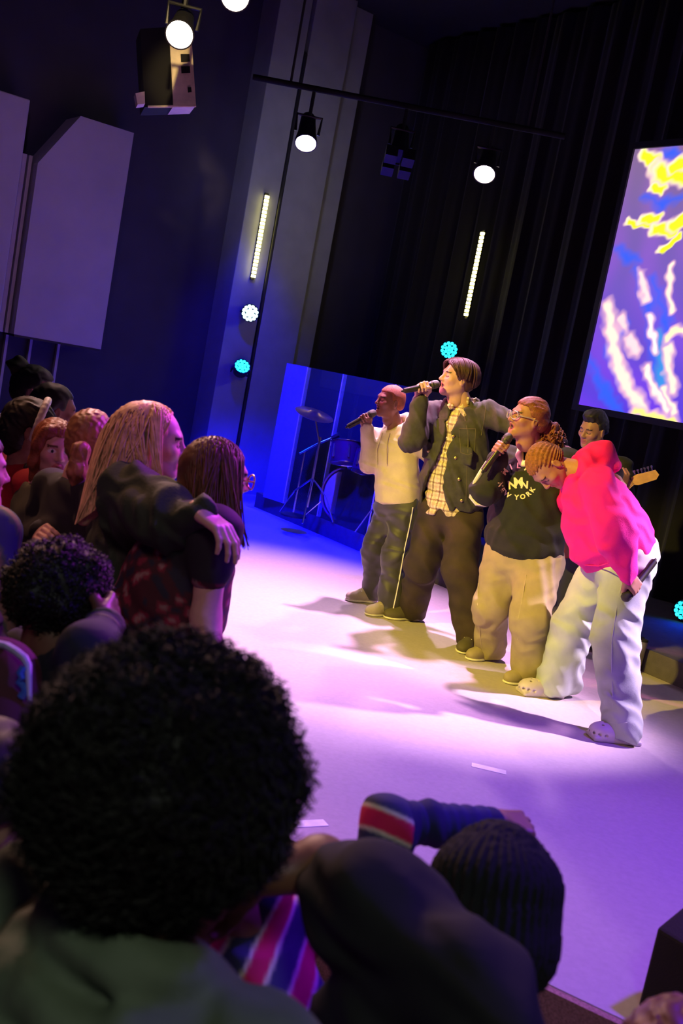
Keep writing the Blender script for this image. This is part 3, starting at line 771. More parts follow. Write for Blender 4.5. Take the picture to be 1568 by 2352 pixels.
# ---- singer in the cream hoodie
def singer_hoodie():
    toeR, toeL = Gd(793, 1379, STAGE), Gd(838, 1413, STAGE); fd = nrm((-.88, -.45, 0)); fd2 = nrm((-.8, -.6, 0))
    t = empty('person', (lerp(toeR, toeL, .5) - fd * .1), 'person in cream hoodie and dark track pants singing, leftmost of the singers', 'person', 'singers in a row on the stage')
    hc = P(895, 922, 6.50); H = (hc, face_frame((-.86, -.48, .0), (.03, 0, 1)), .90)
    nb = P(908, 982, 6.53); shR = P(868, 1006, 6.66); shL = P(952, 1004, 6.40); pel = P(914, 1150, 6.52)
    T = frame(shR - shL, nb - pel); Lt = np.linalg.norm(nb - pel)
    elR = P(851, 1062, 6.56); elL = P(1000, 1060, 6.46); wrL = P(1040, 1080, 6.44)
    mt, mh = P(797, 981, 6.40), P(864, 945, 6.42)
    hand, wR = grip_hand(mt, mh, .56, elR, 1, 'grip', .92)
    sk = (.20, .075, .045)
    body(t, H, [(lerp(nb, pel, .2), pel, .075, .09), (nb, lerp(nb, pel, .2), .045, .075), (elR, wR, .032, .024), (shL, elL, .04, .034), (elL, wrL, .033, .024)], [hand, place_hand('drape', wrL, (.9, -.1, -.1), (0, 1, 0), -1, .9)], sk, neck=nb, mouth=.6)
    S = cap_sdf(.008, .054, -.055, .070)
    hair_obj(t, H, S, .005, mat('cropped copper hair', (.30, .075, .02), .6, var=.3, scale=50, bump=.5, bscale=300))
    # hoodie
    S = SDF(); S.col(pel, T, [(-.03, .140, .112), (.0, .172, .135), (.10, .175, .138), (.26, .168, .125), (Lt - .10, .150, .105), (Lt - .03, .085, .08)], .04)
    S.cone(shR, shL, .062, .062, .05)
    S.chain([shR, elR, lerp(elR, wR, .92)], [.068, .070, .044], .035).cone(lerp(elR, wR, .90), lerp(elR, wR, .99), .040, .042, .012)
    S.chain([shL, elL, wrL], [.066, .062, .042], .03)
    for a in np.linspace(0, 2 * pi, 13)[:-1]:
        p = nb + T @ np.array([.088 * cos(a), .075 * sin(a) - .012, .012 - .045 * sin(a)]); a2 = a + 2 * pi / 12
        q = nb + T @ np.array([.088 * cos(a2), .075 * sin(a2) - .012, .012 - .045 * sin(a2)])
        S.cone(p, q, .026 - .008 * sin(a), .026 - .008 * sin(a2), .015)
    S.ell(nb + T @ np.array([0, -.11, -.02]), (.10, .055, .10), T, k=.03)
    cr = mat('cream fleece', (.60, .50, .33), .9, var=.08, scale=14, bump=.25, bscale=260)
    o = garment('hoodie', S, .0085, cr, t, disp=wsum(wrinkle(.004, 38, (1, .2, .4), 3), wrinkle(.003, 60, (.4, .3, 1), 5)))
    for s in (-1, 1):
        p0 = nb + T @ np.array([s * .035, .085, -.03]); MB().tube([p0 + T @ np.array([0, .03 * a, -.06 * a]) for a in np.linspace(0, 1, 3)] + [p0 + T @ np.array([s * .01, .045, -.10 - .05 * a]) for a in (0, 1, 2)], .0035, 6).build('drawstring', cr, o)
    # track pants
    hipR, hipL = pel + T @ np.array([.085, 0, -.05]), pel + T @ np.array([-.085, 0, -.05])
    knR, knL = P(858, 1262, 6.58), P(908, 1275, 6.42); anR = toeR - fd * .19 + (0, 0, .055); anL = toeL - fd2 * .185 + (0, 0, .055)
    S = SDF(); S.ell(pel + (0, 0, -.02), (.165, .125, .12), T, k=.03); leg_set(S, hipR, knR, anR, [.098, .074, .066]); leg_set(S, hipL, knL, anL, [.100, .082, .082])
    hem_cut(S, pel, STAGE + .016)
    o = garment('track_pants', S, .0085, mat('black track fabric', (.040, .038, .034), .55, var=.1, sheen=.2), t, disp=wsum(wrinkle(.005, 48, (1, .5, .3), 8), wrinkle(.0025, 70, (.2, .3, 1), 9)))
    bv = bvh_of(o)
    for ln in ([(948, 1165), (943, 1195), (937, 1225), (929, 1260), (922, 1300), (914, 1345), (906, 1385), (902, 1402)],):
        h = hits(bv, [tuple(lerp(a, b, f)) for a, b in zip(ln[:-1], ln[1:]) for f in (0, .33, .67)] + [ln[-1]], .001)
        if len(h) > 2: MB().tube(h, .0045, 6).build('side_piping', white_cord, o, True)
    sm = mat('grey suede shoe', (.42, .36, .28), .8)
    shoe(t, toeR, fd, sm, cotton_w, .245, laces=white_cord, W=.043); shoe(t, toeL, fd2, sm, cotton_w, .245, laces=white_cord, W=.043)
    microphone(mt, mh, 'handheld microphone of the singer in the cream hoodie')
singer_hoodie()

# ---- singer in the denim jacket
def plaid(c0, c1, c2):
    def f(V):
        q = V @ _T_; c = np.tile(np.array(c0), (len(V), 1)); p = .052
        for ax, off in ((0, 0), (2, .01)):
            m = ((q[:, ax] + off) % p) < .010; c[m] *= np.array(c1)
            m = (((q[:, ax] + off) % p) > .024) & (((q[:, ax] + off) % p) < .042); c[m] *= np.array(c2)
        return c
    return f
def singer_denim():
    global _T_
    toeR, toeL = Gd(881, 1420, STAGE), Gd(1057, 1503, STAGE); fd = nrm((-.85, -.5, 0)); fd2 = nrm((-.35, -.93, 0))
    t = empty('person', (lerp(toeR, toeL, .5) - fd * .1), 'tall person in open dark denim jacket over plaid shirt singing into a raised microphone', 'person', 'singers in a row on the stage')
    hc = P(1050, 869, 6.12); H = (hc, face_frame((-.93, -.35, .06), (.06, 0, 1)), 1.0)
    nb = P(1062, 928, 6.15); shR = P(992, 950, 6.24); shL = P(1122, 950, 6.06); pel = P(1036, 1162, 6.16)
    T = frame(shR - shL, nb - pel); _T_ = T; Lt = np.linalg.norm(nb - pel)
    elR = P(946, 1010, 6.06); mt, mh = P(926, 898, 5.93), P(1009, 881, 6.0)
    elL = P(1196, 985, 5.95); wrL = P(1285, 1020, 5.78)
    hand, wR = grip_hand(mt, mh, .52, elR, 1, 'grip', 1.0)
    sk = (.55, .31, .24)
    body(t, H, [(lerp(nb, pel, .2), pel, .075, .09), (nb, lerp(nb, pel, .2), .045, .075), (elR, wR, .036, .027), (shL, elL, .045, .036), (elL, wrL, .035, .026)], [hand, place_hand('drape', wrL, (.8, -.4, -.3), (0, 0, 1), -1, 1.0)], sk, neck=nb, mouth=.9, brow=(.03, .018, .014))
    # curtain hair, parted in the middle
    S = cap_sdf(.012, .070, -.09, .050, side=False)
    for q in (-1, 1): S.ell((q * .084, .012, -.040), (.024, .022, .030), k=.008, sub=True)
    rg = np.random.RandomState(6); N_ = 620; sg = np.where(rg.rand(N_) < .5, -1, 1); ry = rg.rand(N_); K = 11; tt = np.linspace(0, 1, K)
    paths = []
    for i in range(N_):
        y0 = .085 - .165 * ry[i]; fall = 1.55 + .45 * (1 - ry[i]) * 0 + (.55 if y0 < -.02 else .0) + .25 * rg.rand(); lift = .004 + .018 * rg.rand()
        fr_ = max(0, (y0 - .02) / .065)
        th = (.08 + fall * tt ** .9) * sg[i]
        y = y0 + (.030 * fr_ - .02 * (1 - fr_)) * np.sin(tt * 1.6) - .075 * fr_ * tt ** 2.2 - (.035 * tt if y0 < -.02 else 0)
        rr = np.sqrt(np.maximum(1 - ((y + .016) / (.125)) ** 2, .12)); l_ = lift * np.sin(np.clip(tt * 2.2, 0, pi)) + .006
        paths.append(np.stack([(.078 * rr + l_) * np.sin(th), y, .031 + (.088 * rr + l_) * np.cos(th)], 1))
    hair_obj(t, H, S, .006, hair_brown, disp=wrinkle(.002, 200, (1, .25, .3), 1), extra=strands(np.array(paths), .0042, .0022, 4))
    # shirt
    S = SDF(); S.col(pel, T, [(-.055, .176, .150), (.0, .176, .146), (.06, .172, .130), (.30, .160, .118), (Lt - .10, .150, .10), (Lt - .03, .075, .075)], .03)
    for s in (-1, 1):
        S.box(nb + T @ np.array([s * .048, .088, -.030]), (.022, .006, .040), T @ frame((1, -.25 * s, s * .6), (-s * .6, .25, 1)), rd=.005, k=.006)
        S.box(nb + T @ np.array([s * .058, .0, .022]), (.006, .065, .024), T, rd=.005, k=.01)
    S.fn(lambda X, Y, Z: np.maximum(np.abs((X - pel[0]) * T[0, 0] + (Y - pel[1]) * T[1, 0] + (Z - pel[2]) * T[2, 0] - .01) + .9 * ((X - pel[0]) * T[0, 2] + (Y - pel[1]) * T[1, 2] + (Z - pel[2]) * T[2, 2]) + .005, -((X - pel[0]) * T[0, 1] + (Y - pel[1]) * T[1, 1])), pel - .3, pel + .3, .006)
    o = garment('plaid_shirt', S, .0065, mat('plaid cotton', attr=True, rough=.85, var=.05), t, colf=plaid((.78, .66, .42), (.42, .36, .34), (.80, .78, .75)), disp=wrinkle(.005, 55, (.6, .3, .8), 4))
    bv = bvh_of(o)
    for p in hits(bv, [(1027, 975), (1025, 1005), (1022, 1040), (1020, 1075)]): MB().lathe(p, -nrm(ray(1024, 1000)), [(0, .006), (.003, .006)], 8).build('shirt_button', white_cord, o)
    # denim jacket
    S = SDF(); S.col(pel, T, [(-.005, .195, .152), (.05, .215, .165), (.14, .222, .168), (.32, .205, .150), (Lt - .10, .175, .120), (Lt - .05, .10, .085)], .04)
    S.cone(shR, shL, .072, .072, .05)
    S.chain([shR, elR, lerp(elR, wR, .90)], [.078, .074, .050], .04).cone(lerp(elR, wR, .82), lerp(elR, wR, .94), .050, .050, .012)
    S.chain([shL, elL, wrL], [.078, .068, .052], .035)
    for s in (-1, 1):
        S.box(nb + T @ np.array([s * .085, .078, -.060]), (.034, .008, .050), T @ frame((1, 0, s * .5), (-s * .5, .2, 1)), rd=.007, k=.008)
        S.box(nb + T @ np.array([s * .088, .0, -.005]), (.012, .075, .032), T @ frame((1, 0, s * .4), (-s * .4, 0, 1)), rd=.008, k=.015)
    S.box(nb + T @ np.array([0, -.075, .005]), (.08, .012, .034), T, rd=.008, k=.02)
    S.box(pel + T @ np.array([-.115, .128, .335]), (.052, .012, .055), T @ frame((1, -.35, 0), (0, 0, 1)), rd=.008, k=.006)
    S.box(pel + T @ np.array([.120, .128, .335]), (.052, .012, .055), T @ frame((1, .35, 0), (0, 0, 1)), rd=.008, k=.006)
    zz = np.array([-.2, 0, .12, .26, .34, Lt - .06, Lt + .1]); xr = np.array([.165, .165, .150, .085, .050, .035, .10]); xl = np.array([.055, .055, -.005, -.002, -.005, .018, .10])
    def wedge(X, Y, Z):
        q = [(X - pel[0]) * T[0, i] + (Y - pel[1]) * T[1, i] + (Z - pel[2]) * T[2, i] for i in range(3)]
        a, b = np.interp(q[2], zz, xr), np.interp(q[2], zz, -xl); return np.maximum(np.maximum(q[0] - a, b - q[0]), -q[1] + .02)
    S.fn(wedge, pel - .5, pel + np.array([.5, .5, .7]), .008)
    S.cone(nb + (0, 0, -.06), nb + (0, 0, .14), .072, .085, .01, sub=True)
    # the hollow inside that carries the shirt
    S.col(pel, T, [(-.2, .178, .130), (.06, .182, .135), (.30, .170, .124), (Lt - .10, .150, .10)], .01, sub=True)
    den = mat('dark denim', (.050, .048, .036), .85, var=.22, scale=26, bump=.3, bscale=420)
    o = garment('denim_jacket', S, .0075, den, t, disp=wsum(wrinkle(.005, 42, (.4, .3, 1), 11), wrinkle(.003, 90, (1, .3, .6), 12)))
    bv = bvh_of(o); brass = mat('brass button', (.55, .42, .2), .35, .9)
    for p in hits(bv, [(1041, 1002), (1046, 1052), (1054, 1101), (1060, 1150), (983, 1036), (966, 1078)]): MB().lathe(p, -nrm(ray(1030, 1050)), [(0, .009), (.005, .009), (.007, .004)], 10).build('jacket_button', brass, o)
    for ln in ([(1054, 985), (1092, 985)], [(1054, 985), (1058, 1040), (1075, 1045), (1090, 1038), (1092, 985)], [(1062, 930), (1075, 1000), (1070, 1150)], [(1116, 930), (1112, 965), (1105, 1000)]):
        h = hits(bv, [tuple(lerp(a, b, f)) for a, b in zip(ln[:-1], ln[1:]) for f in (0, .25, .5, .75, 1)], .001)
        if len(h) > 2: MB().tube(h, .0022, 5).build('seam', mat('denim thread', (.12, .10, .06), .8), o)
    # trousers
    hipR, hipL = pel + T @ np.array([.095, 0, -.06]), pel + T @ np.array([-.095, 0, -.06])
    knR, knL = P(968, 1300, 6.22), P(1056, 1305, 6.0); anR = toeR - fd * .205 + (0, 0, .06); anL = toeL - fd2 * .20 + (0, 0, .06)
    S = SDF(); S.ell(pel + (0, 0, -.03), (.170, .130, .12), T, k=.03); leg_set(S, hipR, knR, anR, [.118, .100, .094]); leg_set(S, hipL, knL, anL, [.120, .104, .090])
    hem_cut(S, pel, STAGE + .014)
    o = garment('trousers', S, .0085, mat('washed black cotton', (.040, .026, .014), .85, var=.45, scale=7, bump=.2, bscale=300), t, disp=wsum(wrinkle(.006, 40, (1, .5, .3), 15), wrinkle(.0025, 60, (.2, .3, 1), 16)))
    sm = mat('olive skate shoe', (.10, .085, .05), .8)
    for tp, dd in ((toeR, fd), (toeL, fd2)): shoe(t, tp, dd, sm, cotton_w, .285, laces=white_cord, W=.05)
    microphone(mt, mh, 'handheld microphone of the tall singer in denim')
singer_denim()

# ---- singer in the lettered sweater
def glyphs(txt, size):
    cu = bpy.data.curves.new('tmp', 'FONT'); cu.body = txt; cu.size = size; cu.align_x = 'CENTER'; cu.offset = size * .035; cu.resolution_u = 3
    ob = bpy.data.objects.new('tmp', cu); col.objects.link(ob); dg = bpy.context.evaluated_depsgraph_get()
    me = ob.evaluated_get(dg).to_mesh(); V = np.array([v.co[:] for v in me.vertices]); F = [tuple(p.vertices) for p in me.polygons]
    ob.evaluated_get(dg).to_mesh_clear(); bpy.data.objects.remove(ob); bpy.data.curves.remove(cu); return V, F
def singer_sweater():
    toeR, toeL = Gd(1071, 1516, STAGE), Gd(1157, 1570, STAGE); fd = nrm((-.75, -.66, 0)); fd2 = nrm((-.8, -.6, 0))
    t = empty('person', (lerp(toeR, toeL, .5) - fd * .1), 'person in clear glasses and dark lettered sweater singing, curly ponytail', 'person', 'singers in a row on the stage')
    hc = P(1212, 962, 5.48); H = (hc, face_frame((-.93, -.36, .07), (.05, 0, 1)), 1.0)
    nb = P(1230, 1030, 5.55); shR = P(1168, 1058, 5.66); shL = P(1296, 1062, 5.44); pel = P(1203, 1258, 5.58)
    T = frame(shR - shL, nb - pel); Lt = np.linalg.norm(nb - pel)
    elR = P(1114, 1128, 5.48); mt, mh = P(1109, 1082, 5.36), P(1173, 996, 5.38)
    elL = P(1372, 1080, 5.42); wrL = P(1412, 1092, 5.20)
    hand, wR = grip_hand(mt, mh, .60, elR, 1, 'grip', .95)
    sk = (.36, .165, .11)
    body(t, H, [(lerp(nb, pel, .2), pel, .08, .10), (nb, lerp(nb, pel, .2), .045, .08), (elR, wR, .036, .027), (shL, elL, .045, .036), (elL, wrL, .035, .026)], [hand, place_hand('drape', wrL, (.35, -.8, -.4), (.3, .3, 1), -1, .95)], sk, neck=nb, mouth=1.0)
    # hair pulled back into a curly ponytail
    S = cap_sdf(.012, .062, -.06, .060); red = mat('auburn curls', (.20, .055, .022), .5, var=.35, scale=60, bump=.5, bscale=220)
    hair_obj(t, H, S, .005, red, disp=wsum(wrinkle(.002, 220, (1, .1, .5), 21), lumps(.0025, 90, 3)))
    pc = np.array([-.01, -.145, -.045]); S = SDF(); S.ell((0, -.11, .0), (.03, .035, .03)).ell(pc, (.052, .060, .070), k=.03).ell(pc + (0, -.01, -.05), (.045, .05, .05), k=.03)
    rg = np.random.RandomState(4); cur = []
    for i in range(150):
        d = nrm(rg.randn(3)); r = pc + d * (.058, .066, .085) + (0, 0, -.02); ph = rg.rand() * 6; tt = np.linspace(0, 1, 10)
        ax = nrm(d * .5 + (0, -.25, -.8)); e1 = nrm(np.cross(ax, (0.3, 1, .2))); e2 = np.cross(ax, e1)
        cur.append(r + ax * (tt[:, None] * .055) + .008 * (np.cos(ph + 9 * tt)[:, None] * e1 + np.sin(ph + 9 * tt)[:, None] * e2))
    hair_obj(t, H, S, .006, red, disp=lumps(.006, 110, 8), name='ponytail', extra=strands(np.array(cur), .0045, .0025, 4))
    # clear glasses
    gm = mat('clear acetate', (.75, .72, .72), .15, trans=.6)
    hw = lambda p: hc + H[1] @ np.array(p)
    g = MB()
    for s in (-1, 1):
        c = np.array([s * .033, .106, .0]); ring = [hw(c + (.026 * cos(a), -abs(.026 * cos(a) + s * .033) * .25 + .006, .022 * sin(a))) for a in np.linspace(0, 2 * pi, 17)]
        g.tube(ring, .003, 6, False).tube([hw((s * .059, .098, .004)), hw((s * .078, .04, .006)), hw((s * .082, -.015, .0))], .0028, 6)
    g.tube([hw((-.008, .107, .004)), hw((.008, .107, .004))], .003, 6).build('glasses', gm, t, True)
    # sweater
    S = SDF(); S.col(pel, T, [(-.04, .205, .165), (.0, .230, .185), (.10, .238, .190), (.26, .220, .175), (Lt - .12, .175, .13), (Lt - .04, .09, .085)], .04)
    S.cone(shR, shL, .072, .072, .05)
    S.chain([shR, elR, lerp(elR, wR, .88)], [.080, .078, .050], .04)
    S.chain([shL, elL, wrL], [.078, .066, .046], .035); S.cone(nb + (0, 0, -.03), nb + (0, 0, .12), .062, .07, .01, sub=True)
    S.fn(lambda X, Y, Z: np.maximum(np.maximum(np.abs((X - nb[0]) * T[0, 0] + (Y - nb[1]) * T[1, 0] + (Z - nb[2]) * T[2, 0]) - .045 - .45 * (Z - nb[2] + .02), -(Z - nb[2] + .10)), -((X - nb[0]) * T[0, 1] + (Y - nb[1]) * T[1, 1])), nb - .25, nb + .2, .006)
    kn = mat('dark green knit', (.016, .018, .010), .9, var=.2, bump=.3, bscale=350)
    o = garment('sweater', S, .0085, kn, t, disp=wsum(wrinkle(.005, 40, (.3, .2, 1), 31), wrinkle(.004, 62, (1, .3, .3), 32)))
    bv = bvh_of(o); crm = mat('cream trim', (.80, .70, .45), .8)
    # collar
    S = SDF()
    for s in (-1, 1): S.chain([nb + T @ np.array(p) for p in ((s * .008, .118, -.082), (s * .040, .098, -.040), (s * .066, .045, .0), (s * .062, -.035, .03), (0, -.07, .035))], [.014, .020, .020, .016, .016], .012)
    garment('collar', S, .006, crm, o)
    sw_ = lambda a, b, f, r: lerp(a, b, f) - _R * r - np.array([0, .01, .0])
    q = [sw_(wR, elR, .25, .055), sw_(wR, elR, .5, .066), sw_(wR, elR, .75, .076), elR - _R * .070 - np.array([0, .0, .035]), elR - _R * .035 - np.array([0, .02, .070]), elR + _R * .02 - np.array([0, .02, .078])]
    MB().tube(q, [.009, .012, .013, .013, .012, .008], 8).build('sleeve_stripe', mat('off white knit', (.72, .68, .58), .85), o, True)
    # lettering printed on the chest, arched round an emblem
    cx, cy, R = 1187, 1108, 37.0; cV, cF, n = [], [], 0
    def lay(txt, size, pos, ang):
        nonlocal n
        V, F = glyphs(txt, size); base = P(*pos, 5.4); xr = nrm(P(pos[0] + 40 * cos(ang), pos[1] + 40 * sin(ang), 5.4) - base); yr = nrm(P(pos[0] + 40 * sin(ang), pos[1] - 40 * cos(ang), 5.4) - base)
        W = []
        for v in V:
            q = base + xr * v[0] + yr * (v[1] - size * .35); r = nrm(q - CAM); h = bv.ray_cast(Vector(CAM), Vector(r))
            W.append(np.array(h[0]) - r * .003 if h[0] is not None else q)
        cV.extend(W); cF.extend([tuple(i + n for i in f) for f in F]); n += len(W)
    for i, ch in enumerate('MILTY'):
        a = radians(-142 + 28 * i); lay(ch, .040, (cx + 1 + R * cos(a), cy - 2 + R * sin(a) * 1.0), a + pi / 2)
    for i, (ch, dg) in enumerate(zip('NEWYORK', (172, 150, 127, 93, 72, 50, 30))):
        a = radians(dg); lay(ch, .036, (cx + 1 + R * cos(a) * 1.05, cy + R * sin(a) * .92), a - pi / 2)
    for ch, x, y, s_, g in (('N', 1176, 1113, .062, -.15), ('M', 1190, 1107, .068, -.05), ('N', 1204, 1113, .055, .05)): lay(ch, s_, (x, y), g)
    me = bpy.data.meshes.new('chest_lettering'); me.from_pydata([tuple(v - org_of(t)) for v in cV], [], cF); me.materials.append(mat('cream print', (.85, .72, .42), .7))
    link(bpy.data.objects.new('chest_lettering', me), o)
    # trousers
    hipR, hipL = pel + T @ np.array([.105, 0, -.06]), pel + T @ np.array([-.105, 0, -.06])
    knR, knL = P(1128, 1395, 5.60), P(1218, 1420, 5.36); anR = toeR - fd * .19 + (0, 0, .06); anL = toeL - fd2 * .185 + (0, 0, .06)
    S = SDF(); S.ell(pel + (0, 0, -.05), (.200, .160, .15), T, k=.03); leg_set(S, hipR, knR, anR, [.135, .100, .096]); leg_set(S, hipL, knL, anL, [.140, .104, .102])
    hem_cut(S, pel, STAGE + .014)
    o = garment('trousers', S, .0085, mat('khaki twill', (.36, .30, .15), .85, var=.08, bump=.15, bscale=400), t, disp=wsum(wrinkle(.005, 40, (1, .5, .3), 35), wrinkle(.0025, 60, (.2, .3, 1), 36)))
    bv = bvh_of(o)
    for ln in ([(1100, 1290), (1098, 1340), (1096, 1390), (1100, 1440), (1106, 1490)], [(1208, 1320), (1200, 1370), (1190, 1420), (1188, 1470)]):
        h = hits(bv, ln, .001)
        if len(h) > 2: MB().tube(h, .0025, 5).build('seam', mat('khaki thread', (.5, .42, .25), .8), o)
    sm = mat('khaki suede shoe', (.34, .28, .18), .8)
    for tp, dd in ((toeR, fd), (toeL, fd2)): shoe(t, tp, dd, sm, cotton_w, .25, laces=white_cord, W=.045)
    microphone(mt, mh, 'handheld microphone of the singer in clear glasses')
singer_sweater()

# ---- singer in the pink hoodie, bowed forward
def singer_pink():
    toeR, toeL = Gd(1191, 1592, STAGE), Gd(1352, 1694, STAGE); fd = nrm((-.93, -.36, 0)); fd2 = nrm((-.97, -.22, 0))
    t = empty('person', (lerp(toeR, toeL, .5) - fd * .12), 'person in bright pink hoodie and light jeans bowing forward, nearest of the singers', 'person', 'singers in a row on the stage')
    hc = P(1256, 1070, 5.02); up = nrm(P(1214, 1046, 4.99) - P(1262, 1072, 5.02)); fw = nrm(P(1246, 1120, 4.985) - P(1258, 1070, 5.02))
    H = (hc, face_frame(fw, up), .98)
    nb = P(1325, 1082, 5.02); shR = P(1352, 1105, 5.20); shL = P(1372, 1112, 4.84); pel = P(1432, 1278, 5.03)
    T = frame(shR - shL, nb - pel); Lt = np.linalg.norm(nb - pel)
    elL = P(1412, 1225, 4.76); mt, mh = P(1503, 1288, 4.86), P(1431, 1379, 4.73)
    elR = P(1310, 1150, 5.42); wrR = P(1262, 1175, 5.72)
    hand, wL = grip_hand(mt, mh, .70, elL, -1, 'grip', 1.0)
    sk = (.42, .20, .13)
    body(t, H, [(lerp(nb, pel, .2), pel, .08, .10), (nb, lerp(nb, pel, .2), .045, .08), (elL, wL, .036, .027), (shR, elR, .045, .036), (elR, wrR, .035, .026)], [hand, place_hand('drape', wrR, (-.6, .3, -.5), (-.3, .9, 0), 1, 1.0)], sk, neck=nb, mouth=.1)
    S = cap_sdf(.006, .060, -.055, .070)
    def rows(Q): return .0035 * np.sin(150 * np.arctan2(Q[:, 0], Q[:, 2] + .03) * .25 + 40 * Q[:, 1] * 0) * 1.0 + .0012 * np.sin(420 * Q[:, 1])
    hair_obj(t, H, S, .0042, mat('copper braids', (.30, .10, .03), .55, var=.35, scale=70, bump=.6, bscale=260), disp=rows)
    for s in (-1, 1): MB().tube([hc + H[1] @ np.array([s * .080, -.004 + .006 * cos(a), -.040 + .006 * sin(a)]) for a in np.linspace(0, 2 * pi, 9)], .0016, 5).build('earring', chrome, t)
    pk = mat('hot pink fleece', (.90, .004, .30), .85, var=.06, bump=.25, bscale=260)
    S = SDF(); S.col(pel, T, [(-.02, .165, .150, 0, .0), (.02, .200, .185, 0, .01), (.12, .215, .215, 0, .02), (.28, .205, .195, 0, .015), (Lt - .12, .180, .15, 0, 0), (Lt - .03, .10, .10)], .05)
    S.cone(shR, shL, .078, .078, .06)
    S.chain([shL, elL, lerp(elL, wL, .86)], [.088, .094, .058], .045).cone(lerp(elL, wL, .84), lerp(elL, wL, .98), .046, .043, .01)
    S.chain([shR, elR, wrR], [.085, .075, .05], .04)
    for a in np.linspace(0, 2 * pi, 13)[:-1]:
        g = lambda a: nb + T @ np.array([.088 * cos(a), .078 * sin(a) - .01, .010 - .035 * sin(a)])
        S.cone(g(a), g(a + 2 * pi / 12), .026 - .010 * sin(a), .026 - .010 * sin(a + 2 * pi / 12), .015)
    S.chain([nb + T @ np.array(p) for p in ((0, -.085, .03), (0, -.155, .02), (0, -.165, -.06))], [.060, .060, .045], .04)
    o = garment('hoodie', S, .008, pk, t, disp=wsum(wrinkle(.007, 34, (1, .2, .5), 41), wrinkle(.004, 60, (.3, .5, 1), 42)))
    bv = bvh_of(o)
    h = hits(bv, [(1303, 1262), (1318, 1283), (1345, 1298), (1375, 1300), (1398, 1293)], .001)
    if len(h) > 2: MB().tube(h, .003, 5).build('hem_seam', pk, o)
    hipR, hipL = P(1392, 1298, 5.14), P(1440, 1305, 4.94)
    knR, knL = P(1316, 1430, 5.22), P(1412, 1470, 4.84); anR = toeR - fd * .20 + (0, 0, .06); anL = toeL - fd2 * .165 + (0, 0, .065)
    S = SDF(); S.ell(pel, (.175, .165, .15), T, k=.03); leg_set(S, hipR, knR, anR, [.120, .100, .100]); leg_set(S, hipL, knL, anL, [.132, .108, .096])
    S.cone(pel, lerp(hipL, hipR, .5), .16, .13, .05)
    S.cone(knR, anR + nrm(-fd) * .12, .09, .055, .05)
    de = mat('light blue denim', (.42, .48, .47), .85, var=.18, scale=6, bump=.2, bscale=420)
    hem_cut(S, pel, STAGE + .018)
    o = garment('jeans', S, .008, de, t, disp=wsum(wrinkle(.006, 40, (1, .5, .3), 45), wrinkle(.003, 60, (.3, .3, 1), 46)))
    bv = bvh_of(o)
    for ln in ([(1430, 1330), (1415, 1400), (1405, 1470), (1404, 1540), (1408, 1620)], [(1362, 1650), (1390, 1657), (1420, 1662), (1440, 1660)]):
        h = hits(bv, ln, .001)
        if len(h) > 2: MB().tube(h, .0028, 5).build('seam', mat('denim pale thread', (.5, .55, .55), .8), o)
    cl = mat('lavender foam clog', (.62, .55, .62), .5, var=.04)
    shoe(t, toeR, fd, cl, cl, .26, clog=True, W=.05); shoe(t, toeL, fd2, cl, cl, .26, clog=True, W=.05)
    microphone(mt, mh, 'handheld microphone hanging in the hand of the bowed singer in pink')
singer_pink()

